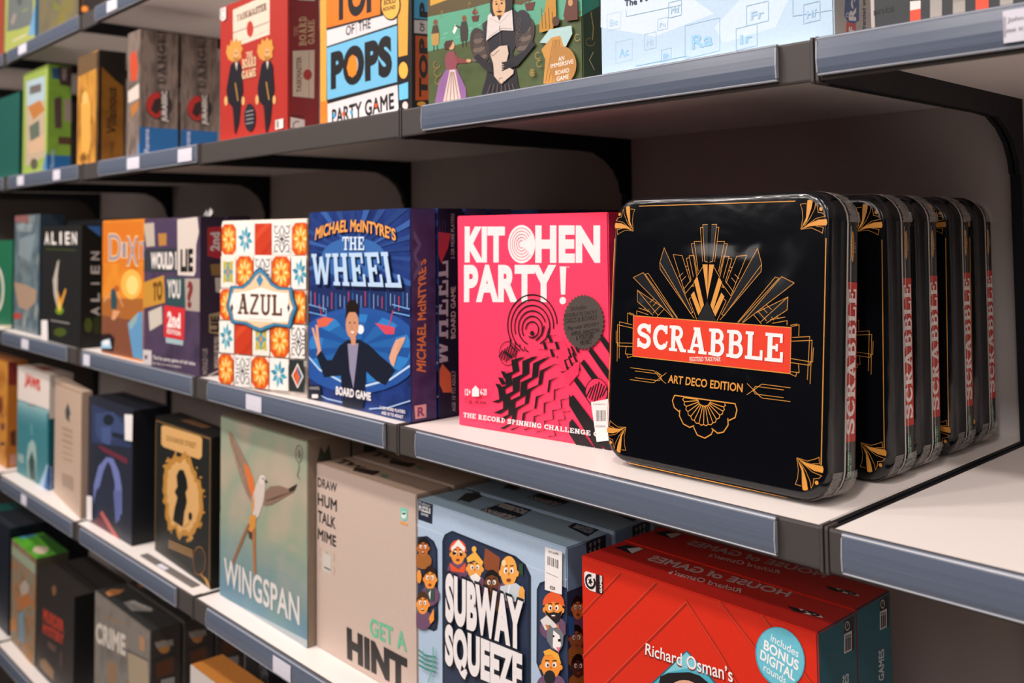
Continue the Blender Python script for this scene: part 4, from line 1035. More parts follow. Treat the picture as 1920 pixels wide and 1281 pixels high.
g.poly([(1010, 178), (1080, 184), (1080, 500), (1010, 502)], 'b8501c'); g.text('TOP', (1072, 486), (1072, 195), (1028, 190), (1028, 484), '1a1719', bold=.06); g.text('P', (1072, 90), (1072, 15), (1030, 10), (1030, 84), '171518', bold=.06); g.ell(1040, 520, 22, 12, 'd89a3c')
b.done()
# poet box
b = Box('game_box', 'green illustrated box with a bearded poet in black holding a scroll', 'game box', (-0.551, yA), (-0.283, yA), zA, 0.275, 0.032, (mottled('meadow_cover', ['3f4c2a', '4c5835', '45522d'], 20, .42, stretch=(1, 1, 2)), mottled('dark_meadow', ['1c2a1a', '26351f', '1f2d1c'], 30, .42), '3a4726'))
f = b.front.Z(400, 0, 2.667)
f.poly([(1072, -60), (1860, -60), (1850, 80), (1640, 118), (1500, 150), (1330, 190), (1200, 230), (1072, 258)], '579b7f')
f.poly([(1072, -60), (1700, -60), (1540, 25), (1400, 10), (1290, 40), (1072, 85)], '56492c'); f.poly([(1085, 30), (1180, -5), (1180, -40), (1085, -10)], 'c9973a')
for i in range(14):
    x = 1090 + (i * 61) % 560; y = 215 - (x - 1090) * .19 + (i * 29) % 60 - 60
    f.line([(x, y), (x + 22, y - 10)], .0006, '8ad0b4')
for x, y in ((1136, 60), (1275, 18), (1585, 20), (1828, 62)): f.line([(x, y), (x + 5, y + 30)], .001, '7d6a34'); f.ell(x + 8, y - 2, 5, 7, '7d6a34')
def person(x, y, k, robe, skin='7a4a30'):
    f.ell(x, y, 13 * k, 18 * k, skin); f.poly([(x - 16 * k, y + 20 * k), (x + 14 * k, y + 16 * k), (x + 24 * k, y + 70 * k), (x + 20 * k, y + 130 * k), (x - 20 * k, y + 138 * k), (x - 26 * k, y + 70 * k)], robe)
    f.line([(x - 8 * k, y + 130 * k), (x - 10 * k, y + 168 * k)], .0022 * k, '3a2a20'); f.line([(x + 10 * k, y + 128 * k), (x + 12 * k, y + 165 * k)], .0022 * k, '3a2a20')
person(1112, 112, .85, '4a3a2c'); f.poly([(1090, 170), (1130, 165), (1128, 225), (1095, 228)], 'b08a4a'); person(1256, 92, .85, '3a3430'); f.poly([(1198, 160), (1212, 120), (1222, 140), (1208, 172)], 'dfe0d4'); f.line([(1240, 140), (1212, 128)], .002, '3a3430')
def boat(x, y, k): f.poly([(x - 20 * k, y), (x + 24 * k, y - 8 * k), (x + 16 * k, y + 26 * k), (x - 12 * k, y + 30 * k)], '5c2f26'); f.line([(x, y), (x, y - 55 * k)], .0007, '3f2a20'); f.poly([(x, y - 50 * k), (x + 18 * k, y - 20 * k), (x, y - 10 * k)], '8c4a3a'); f.poly([(x - 3, y - 48 * k), (x - 18 * k, y - 16 * k), (x - 3, y - 10 * k)], '7a3c30')
boat(1310, 82, .9); boat(1582, 18, 1.2)
# lady at the left
f.ell(1192, 228, 16, 22, 'c99a72'); f.poly([(1155, 225), (1165, 205), (1200, 200), (1196, 222), (1180, 245), (1160, 250)], '4a2c24'); f.poly([(1172, 262), (1205, 255), (1225, 300), (1215, 350), (1170, 360), (1160, 300)], '8a4450'); f.poly([(1205, 262), (1230, 290), (1275, 300), (1272, 316), (1222, 318)], '7d3f3c'); f.ell(1280, 304, 12, 9, 'c99a72')
f.poly([(1165, 350), (1220, 345), (1265, 440), (1270, 520), (1110, 520), (1130, 410)], '8a5f92'); f.poly([(1185, 350), (1212, 348), (1245, 520), (1150, 520)], 'cdbcb4')
for k in range(4): f.line([(1190 + k * 5, 360), (1165 + k * 22, 515)], .0012, '8a4a44')
for k in range(3): f.line(arc(1120 + 4 * k, 325 + 40 * k, 16, 18, 0, 260, 8), .0009, 'a87a44')
# poet
f.poly([(1372, 110), (1395, 50), (1500, 40), (1545, 80), (1560, 140), (1500, 260), (1530, 430), (1545, 500), (1330, 520), (1365, 400), (1385, 300), (1350, 200)], '25232a')
for sx, (cx, cy) in ((-1, (1335, 230)), (1, (1562, 175))):
    f.ell(cx, cy, 46, 92, '3c3230', rot=12 * sx)
    for k in range(6): f.ell(cx + sx * k * 1.5, cy + 60 - k * 22, 40 - k * 4, 15, ('6a5a52', '4a3e3a')[k % 2], rot=-20)
f.poly([(1355, 190), (1350, 120), (1375, 100), (1372, 200)], '2a2830'); f.ell(1550, 110, 40, 60, '2a2830')
for k in range(4): f.ring(1352, 130 + 30 * k, 9, 11, .0006, '5a524c'); f.ring(1535, 105 + 30 * k, 9, 11, .0006, '5a524c')
f.poly([(1372, 205), (1380, 80), (1420, 45), (1500, 40), (1508, 155), (1450, 152), (1405, 180)], 'cfc4c0'); f.line([(1380, 190), (1410, 168), (1450, 142), (1500, 146)], .0008, '9a8f8c'); f.line([(1388, 90), (1440, 118), (1496, 60)], .0006, 'a89c98')
f.poly([(1392, 60), (1390, -10), (1410, -45), (1480, -50), (1505, -5), (1502, 50), (1480, 60), (1405, 85)], '221d1c'); f.ell(1436, 28, 32, 62, 'cf9c66'); f.poly([(1408, -20), (1425, -48), (1465, -40), (1472, 0), (1455, -22), (1425, -25)], '33241c')
f.ell(1424, 22, 6, 5, '2a1c16'); f.ell(1450, 18, 6, 5, '2a1c16'); f.line([(1414, 10), (1430, 8)], .0008, '2a1c16'); f.line([(1443, 5), (1460, 4)], .0008, '2a1c16'); f.line([(1438, 22), (1432, 48), (1442, 50)], .0007, '8a5a36'); f.poly([(1420, 60), (1440, 54), (1456, 58), (1440, 66)], '3a241c'); f.poly([(1426, 78), (1450, 76), (1438, 106)], '3a241c')
f.line([(1440, 130), (1448, 300)], .0008, '4a4440'); f.line([(1390, 290), (1440, 250)], .0009, '4a4440')
f.poly([(1310, 290), (1330, 270), (1400, 330), (1410, 365), (1380, 360)], '25232a'); f.poly([(1600, 200), (1618, 225), (1530, 330), (1470, 350), (1480, 300), (1560, 260)], '25232a')
f.poly([(1392, 270), (1440, 232), (1478, 228), (1484, 270), (1470, 330), (1510, 352), (1508, 370), (1450, 420), (1435, 410), (1412, 380), (1408, 320)], 'c9b4a4'); f.ring(1448, 405, 12, 14, .0009, '8a6a58', 0, 300); f.line([(1395, 268), (1405, 282), (1440, 250)], .0009, '8a6a58'); f.poly([(1450, 312), (1485, 308), (1515, 320), (1480, 340), (1460, 348), (1466, 330)], '1f1d22')
for k in range(4): f.line([(1490, 322 + 5 * k), (1452, 318 + 12 * k)], .0016, '1f1d22')
for k in range(7): f.line([(1395 + k * 18, 420), (1365 + k * 28, 510)], .0009, '6a5c54')
# lady at the right, ship and towers
f.poly([(1640, 118), (1665, 60), (1680, -30), (1720, -30), (1725, 100), (1705, 150), (1640, 165)], 'b5812c')
for k in range(4): f.line([(1650 + 18 * k, 40 + (k % 2) * 22), (1655 + 18 * k, 145)], .0012, '6a4a1c')
f.poly([(1760, 80), (1775, 0), (1800, -30), (1830, 0), (1832, 100), (1770, 108)], '5c3026'); f.ell(1795, 15, 12, 18, 'b98a5c')
f.ell(1722, 108, 18, 24, '4f2f22'); f.poly([(1660, 190), (1690, 150), (1740, 140), (1800, 130), (1805, 170), (1790, 200), (1770, 240), (1690, 220), (1640, 215)], 'a7c6c4'); f.poly([(1700, 190), (1745, 180), (1770, 260), (1760, 420), (1660, 420), (1670, 300), (1650, 250)], 'c08a44')
for k in range(6): f.line([(1710 + 6 * k, 200), (1672 + 16 * k, 410)], .0008, '7d5426')
for q in ((1632, 280), (1605, 365), (1830, 190), (1785, 430), (1640, 320)): f.line(arc(q[0], q[1], 13, 17, 20, 300, 9), .0009, 'a08448')
for k in range(8): a = math.pi * k / 4; f.line([(1605, 365), (1605 + 14 * math.cos(a), 365 + 20 * math.sin(a))], .0008, 'a08448')
f.ell(1758, 326, 68, 92, 'ad7a3e')
for st, x0, x1, y in (('AN', 1736, 1766, 308), ('IMMERSIVE', 1698, 1812, 344), ('BOARD', 1722, 1790, 378), ('GAME', 1728, 1788, 408)): f.text(st, (x0, y), (x1, y - (x1 - x0) * .22), (x1, y - 22 - (x1 - x0) * .22), (x0, y - 22), 'eaded6', bold=.01)
g = b.side.Z(400, 0, 2.667)
g.poly([(1845, -60), (1930, -60), (1930, 30), (1845, 78)], '2f7d68'); g.line([(1888, 60), (1900, 140), (1895, 200)], .0014, 'a08448'); g.line(arc(1885, 210, 22, 20, 0, 270, 10), .0008, '8a7440'); g.line([(1900, 260), (1880, 300), (1905, 350)], .0012, '9a9070')
b.done()
# pale blue element box
b = Box('game_box', 'pale blue box printed with faint element symbol squares, above the empty shelf gap', 'game box', (-0.257, yA), (0.005, yA), zA, 0.275, 0.067, ('b3cbe0', 'a09a96', 'a3bace'))
f = b.front.Z(1100, 0, 2.341)
LB, LB2 = 'a4c6e0', '8fc0e2'
f.poly([(62, -30), (430, -30), (560, 60), (300, 160), (62, 120)], 'c9d8e4'); f.poly([(700, -30), (900, -30), (830, 120), (600, 190), (560, 120)], 'c4d6e6')
for (x0, y0, x1, y1, st, m) in ((90, 58, 150, 130, 'Be', LB), (128, 178, 200, 270, 'Ac', LB2), (254, 145, 305, 215, 'Hs', LB), (312, 80, 356, 130, 'Pu', LB), (328, 215, 370, 268, 'Bh', LB2), (432, 95, 584, 240, 'Ra', LB2), (656, 115, 748, 210, 'Ir', LB2), (702, 15, 798, 102, 'Fr', LB), (952, 12, 1024, 95, 'Hf', LB), (360, 5, 416, 72, 'Md', LB)):
    k = .12 * (x1 - x0)
    f.line([(x0, y0 + k), (x1, y0 - k), (x1, y1 - k), (x0, y1 + k), (x0, y0 + k)], .0006, LB)
    w = x1 - x0; h = y1 - y0
    f.text(st, (x0 + w * .2, y0 + h * .78 + k * .6), (x1 - w * .2, y0 + h * .78 - k * .6), (x1 - w * .2, y0 + h * .36 - k * .6), (x0 + w * .2, y0 + h * .36 + k * .6), m, bold=.02)
f.line([(172, 40), (175, 72), (420, 20)], .0006, LB); f.line([(905, 70), (1085, 42)], .0006, LB); f.line([(905, 70), (905, -30)], .0006, LB); f.line([(215, 290), (440, 245), (455, 255)], .0006, LB2)
f.text('The', (168, 28), (222, 20), (222, -8), (168, 0), '27344e', bold=.02); f.text('Frenzy', (235, 18), (380, -8), (380, -42), (235, -24), '27344e', bold=.05)
g = b.side.Z(1100, 0, 2.341)
g.poly([(1135, -30), (1195, -30), (1195, 90), (1175, 105), (1150, 105), (1130, 70)], '2c4a7c'); g.poly([(1140, 95), (1180, 105), (1182, 140), (1138, 148)], 'b0403c'); g.text('Re', (1182, 92), (1182, -5), (1150, -5), (1150, 90), 'd6d0d0', bold=.05); g.text('F', (1174, 142), (1174, 118), (1150, 118), (1150, 142), 'd6d0d0', bold=.04); g.text('frenzied wo', (1224, 132), (1224, -10), (1208, -10), (1208, 132), '33384a', bold=.03); g.text('75', (1148, 78), (1148, 55), (1136, 55), (1136, 78), 'd6d0d0')
b.done()
b = Box('game_box', 'black box with red and grey bars at the top right corner of the photo', 'game box', (0.040, yA), (0.300, yA), zA, 0.275, 0.06, ('2b2d31', '222428', '2b2d31'))
f = b.front.Z(1100, 0, 2.341)
f.text('Elements', (1140, 92), (1352, 52), (1352, 18), (1140, 62), '101216', bold=.03)
for k, (x0, x1) in enumerate(((1420, 1466), (1508, 1560), (1608, 1662), (1708, 1765), (1815, 1872), (1925, 1985))):
    y = 96 - (x0 - 1420) * .18
    m = ('d9482e', '9a948e', '9a948e', 'd9482e', '9a948e', 'd9482e')[k]
    f.poly([(x0, y), (x1, y - 6), (x1, y - 70), (x0, y - 62)], m); f.poly([(x0, y - 50), (x1, y - 58), (x1, y - 120), (x0, y - 112)], ('d8d2cc', '9a948e', '8a8580', 'd9482e', 'b8b2ac', '8a8580')[k])
    if k == 0: f.poly([(x0, y - 90), (x1, y - 94), (x1, y - 160), (x0, y - 160)], '2b2d31')
b.done()
# brown spine-out boxes
BR = mottled('weathered_wood_cover', ['5c4f48', '84746a', '6b5d55', '4a403b'], 26, .45, stretch=(3, 3, .7))
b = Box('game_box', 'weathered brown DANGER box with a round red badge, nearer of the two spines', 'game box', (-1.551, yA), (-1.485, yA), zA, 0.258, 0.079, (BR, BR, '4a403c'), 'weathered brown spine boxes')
f = b.front.Z(0, 0, 3.202)
f.poly([(780, 330), (815, 300), (830, 400), (820, 480), (785, 490)], 'c24a2c'); f.poly([(768, 550), (835, 500), (835, 590), (770, 620)], 'cfc2b8'); f.poly([(785, 640), (835, 600), (825, 660), (790, 710)], 'b07030'); f.poly([(830, 860), (846, 840), (844, 925), (828, 930)], '5c88b8')
g = b.side.Z(0, 0, 3.202)
g.fill('175f9c', 0, 0, 1, .235); g.text('Ravens', (895, 915), (895, 775), (866, 775), (866, 915), 'c8cce0', bold=.02)
g.ell(955, 635, 80, 84, '2a2220'); g.ell(945, 630, 66, 76, 'b0241e'); g.poly([(905, 660), (925, 600), (960, 585), (975, 640), (940, 690)], '2a1614'); g.poly([(962, 535), (1018, 545), (1016, 740), (962, 735)], '2c2422'); g.text('JURASSIC', (1012, 735), (1012, 545), (970, 545), (970, 730), 'd2cac4', bold=.05)
g.text('DANGER', (995, 510), (995, 150), (945, 150), (945, 510), '2c2725', font='slab'); g.line([(1015, 200), (1015, 430)], .002, '8a7c72')
b.done()
b.copy_behind(0.0855, 'weathered brown DANGER box with a round red badge, farther spine beside the red box')
# mustard box
b = Box('game_box', 'tall mustard and black box with gothic lettering on its spine', 'game box', (-1.846, yA), (-1.715, yA), zA, 0.250, 0.059, (mottled('mustard_cover', ['a5702a', 'c98f3c', '8f5c22', 'd9a24a'], 16, .42, stretch=(1.5, 1.5, .5)), mottled('mustard_spine', ['6e4416', '8a5a1e', '7a4c1a'], 18, .42), '2c2622'), )
f = b.front.Z(0, 0, 3.202)
f.poly([(455, 345), (600, 305), (600, 400), (455, 470)], '6a5238'); f.line([(585, 310), (580, 990)], .008, '2a2420'); f.poly([(485, 620), (520, 570), (545, 620), (540, 900), (490, 920)], 'd9a04a'); f.ell(512, 590, 18, 40, 'e2b264'); f.text('DISNEY', (480, 968), (535, 960), (535, 925), (480, 935), '4a2c14', bold=.02)
g = b.side.Z(0, 0, 3.202)
g.poly([(585, 300), (610, 300), (608, 1000), (580, 1000)], '1c1815'); g.poly([(600, 300), (765, 300), (765, 540), (690, 480), (610, 400)], '1e1915'); g.text('Villainous', (700, 795), (700, 525), (640, 525), (640, 800), '221a14', bold=.02, shear=.2); g.text('Disney', (690, 935), (690, 850), (655, 850), (655, 935), '3a2814', shear=.3); g.poly([(740, 300), (768, 300), (768, 1000), (742, 1000)], '2a2018')
b.done()
# lime box
b = Box('game_box', 'lime green block-world box with a picture panel, beside the mustard box', 'game box', (-2.254, yA), (-2.057, yA), zA, 0.266, 0.055, ('93a850', mottled('lime_pixels', ['5a7d26', '6f922e', '64882c'], 22, .42), '7d9a3c'))
f = b.front.Z(0, 0, 3.202)
f.poly([(160, 490), (270, 455), (268, 940), (155, 1000)], 'b8a48c'); f.poly([(160, 490), (270, 455), (270, 600), (160, 640)], 'a9bcc4'); f.poly([(178, 520), (248, 500), (248, 550), (178, 570)], '6a6460'); f.poly([(168, 640), (240, 600), (270, 660), (200, 720)], 'b5763e'); f.poly([(175, 760), (235, 720), (240, 830), (185, 860)], '5f6a5c'); f.poly([(165, 860), (270, 800), (268, 900), (180, 930)], 'c9a888'); f.ell(205, 985, 22, 34, '5a5448'); f.line([(280, 420), (275, 1020)], .006, 'b9cc6c'); f.poly([(255, 1020), (285, 890), (292, 1020)], '4f7fae')
g = b.side.Z(0, 0, 3.202)
g.poly([(312, 410), (370, 400), (370, 480), (315, 470)], '1f4a6c'); g.poly([(350, 400), (435, 400), (435, 520), (360, 510)], '3a2a28'); g.text('MINE', (400, 480), (400, 410), (372, 410), (372, 480), '9a8c88', bold=.04); g.poly([(325, 590), (370, 580), (372, 770), (330, 770)], '4a3634'); g.poly([(385, 600), (425, 590), (430, 740), (390, 720)], '8a7a70'); g.poly([(350, 820), (425, 825), (425, 870), (350, 865)], '4a3020'); g.fill('12568c', 0, 0, 1, .16); g.text('Ravens', (325, 1005), (325, 905), (300, 905), (300, 1005), '8aa6c8', bold=.02)
b.done()
b = Box('game_box', 'dark teal box at the left edge of the photo, upper shelf', 'game box', (-2.56, yA), (-2.285, yA), zA, 0.225, 0.06, ('1f5a50', '123c36', '184840')); b.done()
# ------------------------------------------------------------------ top shelf cartons
b = Box('game_box', 'olive khaki box on the top shelf at upper left', 'game box', (-2.138, yA), (-1.846, yA), zT, 0.26, 0.06, (mottled('khaki_cover', ['5c5444', '6e6650', '7a7036'], 9, .45), '2a2724', '4a4438'))
b.front.Z(0, 0, 6.4).poly([(640, 0), (700, 60), (740, 90), (700, 130), (640, 110)], '6f7438'); b.front.poly([(900, -40), (930, -40), (925, 170), (905, 175)], '6a5c50'); b.done()
b = Box('game_box', 'black box with an orange sun on the top shelf', 'game box', (-1.828, yA), (-1.600, yA), zT, 0.26, 0.06, ('28221e', '1c1815', '28221e'))
b.front.Z(0, 0, 6.4).ell(1015, 108, 48, 40, 'b0652a'); b.front.ell(1015, 104, 22, 22, 'd9862c'); b.front.line([(1280, 0), (1290, 60)], .006, '8a5a2c'); b.front.line([(985, -20), (985, 60)], .004, '6a4420'); b.done()
b = Box('game_box', 'lime edged box with a grey picture on the top shelf at far left', 'game box', (-2.430, yA), (-2.165, yA), zT, 0.26, 0.05, ('a5ad5c', '3f7fae', '7d8a3c'))
f = b.front.Z(0, 0, 6.4); f.poly([(100, -60), (400, -60), (390, 290), (240, 350), (85, 380)], '6c7270'); f.poly([(125, 280), (165, 160), (200, 170), (160, 300)], '9a8c84'); f.line([(265, 145), (335, 100)], .004, '8a9a5c'); f.poly([(150, 480), (320, 400), (320, 430), (155, 510)], 'c2bc98'); f.poly([(340, 430), (420, 60), (470, 80), (470, 400)], '6c9cc4'); f.ell(235, 10, 30, 60, '565c5c')
b.done()
b = Box('game_box', 'brick red box on the top shelf cut by the left edge of the photo', 'game box', (-2.72, yA), (-2.442, yA), zT, 0.26, 0.05, ('9a4630', 'b8927a', '7a3826')); b.done()
# ------------------------------------------------------------------ lower shelf cartons
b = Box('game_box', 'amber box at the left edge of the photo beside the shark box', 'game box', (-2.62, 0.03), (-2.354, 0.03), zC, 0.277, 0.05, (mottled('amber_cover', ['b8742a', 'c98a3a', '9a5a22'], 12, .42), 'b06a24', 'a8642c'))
g = b.side.Z(0, 640, 4.003); g.poly([(62, 150), (125, 145), (125, 330), (62, 330)], '7a2c28'); g.poly([(75, 680), (120, 665), (120, 790), (80, 780)], '5a3420'); g.poly([(75, 850), (120, 850), (120, 920), (75, 940)], 'b88a78'); b.front.Z(0, 640, 4.003).ell(20, 640, 18, 30, '7a4a3a'); b.front.ell(18, 770, 16, 14, '3a2c30'); b.front.ell(5, 480, 18, 70, '7a3a24'); b.front.ell(20, 560, 10, 14, '8a4a3a'); b.done()
# shark box
b = Box('game_box', 'white and teal shark box with red JAWS lettering', 'game box', (-2.294, 0.038), (-2.048, 0.04), zC, 0.2725, 0.055, ('3d7d86', '0f5560', 'c9b8ac'))
f = b.front.Z(0, 640, 4.003)
f.poly([(120, 430), (395, 525), (395, 170), (120, 170)], 'e0d4cc')
for k in range(6): f.poly([(120, 440 + 28 * k), (395, 530 + 28 * k), (395, 560 + 28 * k), (120, 470 + 28 * k)], ('8ab0b4', '74a2a8', '62969e', '548a93', '4a838c', '42808a')[k])
f.text('JAWS', (185, 345), (302, 405), (302, 290), (190, 232), 'c8301f', bold=.06)
f.poly([(200, 880), (215, 770), (245, 735), (268, 780), (275, 900), (268, 1060), (215, 1030)], '9ab4ae'); f.poly([(215, 900), (240, 820), (262, 900), (268, 1050), (222, 1030)], '2c4a46'); f.ell(240, 480, 30, 8, '8a8078'); f.line([(235, 620), (240, 700)], .004, '9ac0c2'); f.poly([(135, 840), (180, 855), (180, 920), (138, 900)], '8aa8a4'); f.poly([(290, 1090), (350, 930), (365, 920), (340, 1110)], '9ab8d0'); f.poly([(330, 1110), (360, 940), (395, 950), (395, 1130)], '1c5c98'); f.poly([(355, 540), (395, 550), (395, 920), (362, 930)], '1f6470')
g = b.side.Z(0, 640, 4.003); g.fill('d2c6bc', 0, .62, 1, 1); g.fill('174f86', 0, 0, 1, .2); g.text('Ravens', (388, 1110), (388, 940), (372, 940), (372, 1105), 'b8c8dc', bold=.02)
t = b.top.Z(0, 640, 4.003); t.poly([(250, 195), (330, 190), (440, 210), (330, 225)], '8a3a2c'); b.done()
# bowed beige box
b = Box('game_box', 'plain beige card box with a small dark emblem leaning beside the shark box', 'game box', (-2.020, 0.044), (-1.748, 0.014), zC, 0.270, 0.022, ('c0a692', 'a88e7c', 'b09a88'))
f = b.front.Z(0, 640, 4.003)
f.line([(425, 320), (610, 390)], .004, 'a88c78'); f.line([(432, 330), (440, 900)], .003, 'b49a86'); f.line([(612, 400), (610, 1150)], .003, 'b49a86'); f.poly([(490, 520), (510, 460), (530, 540), (512, 600), (495, 580)], '46484a'); f.poly([(505, 590), (520, 560), (525, 615)], '5a5450')
for k in range(6): f.line([(465 + (k % 2) * 6, 650 + 45 * k), (545, 680 + 45 * k)], .007 if k < 3 else .004, 'a58c7a')
f.poly([(465, 985), (550, 1020), (550, 1130), (465, 1080)], 'a48a78'); b.done()
# navy arch box
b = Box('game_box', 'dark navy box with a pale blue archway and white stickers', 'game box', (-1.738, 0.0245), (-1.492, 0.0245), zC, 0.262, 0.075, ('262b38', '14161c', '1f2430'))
f = b.front.Z(0, 640, 4.003)
f.poly([(690, 470), (990, 600), (985, 800), (690, 760)], '2f3b5c'); f.poly([(715, 540), (850, 530), (940, 640), (930, 720), (760, 760), (720, 700)], '3b4a70'); f.ell(815, 590, 40, 42, '1c2530'); f.poly([(760, 650), (830, 640), (830, 780), (770, 760)], '475886'); f.poly([(840, 680), (930, 700), (930, 740), (840, 720)], '202838')
f.poly([(730, 780), (770, 790), (870, 840), (955, 880), (955, 925), (880, 880), (780, 830)], '6a2c3c'); f.poly([(700, 1300), (705, 1080), (740, 940), (800, 870), (850, 880), (895, 980), (915, 1100), (915, 1300)], '6e78b0'); f.poly([(735, 1300), (745, 1100), (775, 980), (810, 900), (835, 940), (862, 1060), (868, 1300)], '2a3040')
f.Z(0, 920, 3.548); f.poly([(640, 0), (690, -60), (700, 60), (660, 200), (600, 230)], '2c3246'); f.poly([(755, 0), (808, 0), (800, 190), (770, 220)], '5e689c'); f.poly([(600, 230), (680, 150), (800, 330), (880, 420), (880, 440), (700, 400)], '5c2430'); f.poly([(665, 150), (682, 135), (795, 320), (775, 335)], 'b8605c')
f.Z(0, 640, 4.003)
f2 = b.front
sticker(b, f2, [(935, 548), (995, 552), (992, 752), (938, 742)], label='white price sticker'); sticker(b, f2, [(650, 1160), (690, 1165), (690, 1345), (650, 1340)], label='white price sticker')
g = b.side.Z(0, 920, 3.548); g.poly([(895, 380), (960, 370), (960, 420), (895, 420)], '4a1c24'); b.done()
# gold silhouette box
b = Box('game_box', 'black BAKER STREET box with a gold splash around a detective silhouette', 'game box', (-1.439, 0.048), (-1.168, 0.034), zC, 0.2565, 0.05, ('1f211f', '0c0d0c', '1a1b1a'))
f = b.front.Z(270, 720, 2.911)
GD, GD2 = 'c8964e', '8f6a3c'
f.line([(66, 200), (362, 300), (356, 1112)], .0022, GD2); f.line([(66, 200), (60, 900)], .0022, GD2)
f.poly([(95, 232), (112, 226), (305, 286), (318, 300), (316, 395), (302, 412), (110, 345), (95, 330)], 'd3a468'); f.text('221B BAKER STREET', (122, 308), (286, 356), (286, 324), (122, 280), '8a6030', bold=.02)
rnd = random.Random(11)
pts = []
for i in range(48):
    a = 2 * math.pi * i / 48; r = 1 + (rnd.uniform(-.13, .16) if i % 2 else rnd.uniform(-.05, .05))
    pts.append((210 + 112 * r * math.cos(a), 615 + 222 * r * math.sin(a) + 30 * math.cos(a)))
f.poly(pts, 'b5813a'); f.poly([(212 + (x - 212) * .8, 620 + (y - 620) * .84) for x, y in pts], 'd3a468')
for i in range(26):
    a = rnd.uniform(0, 6.28); f.ell(210 + 122 * math.cos(a), 615 + 238 * math.sin(a) + 30 * math.cos(a), rnd.uniform(3, 9), rnd.uniform(4, 12), ('b5813a', 'c8964e')[i % 2])
f.poly([(185, 560), (180, 500), (195, 468), (218, 470), (235, 520), (240, 570), (228, 590), (236, 640), (225, 690), (212, 780), (160, 745), (170, 680), (185, 620), (170, 590)], '171a17'); f.ell(255, 722, 9, 22, '171a17'); f.poly([(225, 690), (245, 700), (248, 760), (215, 785)], 'd3a468')
f.poly([(135, 848), (270, 905), (270, 955), (135, 895)], '5a4630')
for k in range(3): f.line([(138, 856 + 16 * k), (268, 910 + 16 * k)], .002, 'a07a48')
f.ring(305, 965, 34, 76, .0022, '8a5f3a'); f.ring(305, 965, 22, 50, .0012, '5a4630'); f.line([(315, 1040), (350, 1080), (360, 1115)], .004, 'b88046'); f.poly([(335, 1050), (352, 1070), (364, 1110), (345, 1095)], 'c09050')
b.top.Z(270, 720, 2.911).poly([(195, 200), (260, 190), (375, 235), (320, 242)], '6a4a30'); b.done()
sl = empty('grey_strip', Matrix.Translation((-1.31, 0.026, zC + Z0)))  # smooth grey strip lying flat on the shelf before the box
tag(sl, 'flat grey strip in front of the gold silhouette box', 'display stand')
boxes_mesh('strip_plate', [(-0.115, 0.110, -0.012, 0.003, 0.0005, 0.0025)], brushed('smooth_grey', '77706c', .2, .6), sl)
boxes_mesh('hang_tab', [(-0.035, 0.0, -0.0125, -0.004, 0.0026, 0.004)], M_PAPER, sl)
# bird box
b = Box('game_box', 'pale WINGSPAN box with a fork-tailed bird in flight', 'game box', (-1.138, 0.036), (-0.850, 0.033), zC, 0.299, 0.075, (mottled('misty_sky', ['b3a190', 'a39d88', '8d9a84', 'a89c8a', 'b5a594'], 7, .42, detail=2), '8d7c6c', '9a8876'), 'bird game boxes')
f = b.front.Z(270, 720, 2.911)
def lerp(h0, h1, t): return ''.join('%02x' % round(int(h0[i:i + 2], 16) * (1 - t) + int(h1[i:i + 2], 16) * t) for i in (0, 2, 4))
for k in range(12):
    t = (k + 1) / 12; y = 700 + 34 * k
    cs = [lerp('a39d88', '54788c', t), lerp('8d9a84', '5f8494', t), lerp('b3a190', '6c8c90', t)]
    f.poly([(405, y), (520, y + 40 + 14 * math.sin(k)), (640, y + 130), (770, y + 175 + 16 * math.cos(k * 1.7)), (895, y + 250), (895, 1500), (405, 1300)], mottled('mist%d' % k, cs, 8, .42, detail=2))
f.poly([(405, 1150), (892, 1400), (892, 1440), (405, 1200)], 'a8b0b4')
BRN, ORG, PALE = '7d6656', 'd2703a', 'c9bdb4'
f.poly([(462, 255), (480, 265), (520, 340), (570, 440), (600, 520), (608, 600), (590, 650), (560, 600), (530, 520), (500, 420), (470, 320)], '8f7664'); f.poly([(545, 430), (570, 450), (600, 520), (610, 590), (592, 620), (570, 560)], ORG)
for k in range(8): f.line([(478 + 12 * k, 300 + 36 * k), (520 + 9 * k, 440 + 24 * k)], .0013, '5f4c40')
for k in range(5): f.line([(486 + 14 * k, 330 + 40 * k), (500 + 15 * k, 420 + 34 * k)], .0011, 'b5a08e')
f.poly([(660, 590), (690, 560), (740, 555), (800, 575), (838, 545), (820, 590), (760, 625), (700, 660), (655, 665)], '84695a')
for k in range(6): f.line([(668 + 8 * k, 640 - 2 * k), (700 + 20 * k, 625 - 7 * k)], .0013, '564438')
f.poly([(790, 572), (838, 545), (825, 580), (800, 592)], '33291f')
f.poly([(610, 560), (628, 520), (645, 500), (662, 515), (664, 560), (655, 640), (630, 720), (610, 740), (590, 700), (592, 630)], PALE); f.poly([(592, 640), (606, 600), (604, 680), (590, 720)], 'c98a4a'); f.ell(648, 522, 18, 26, 'd2c8c0'); f.poly([(660, 520), (680, 535), (662, 540)], '4a4038'); f.ell(652, 518, 4, 5, '2a241f')
f.poly([(580, 720), (615, 715), (610, 790), (595, 840), (572, 790)], 'cc8a3a'); f.poly([(570, 760), (582, 770), (540, 870), (480, 1010), (472, 995), (530, 850)], '8a6248'); f.poly([(592, 800), (612, 780), (612, 900), (616, 1060), (600, 1020), (596, 900)], 'a06a42'); f.poly([(570, 800), (595, 810), (592, 850), (575, 840)], '4a3a30')
f.text('WINGSPAN', (440, 1090), (852, 1320), (852, 1160), (440, 945), 'd5d0cc', bold=.02)
f.ring(848, 380, 19, 46, .0012, '6a6058'); f.line([(848, 430), (850, 460), (838, 500), (852, 520)], .0014, '6a6058'); f.poly([(848, 350), (858, 385), (848, 410), (838, 385)], '7a7068')
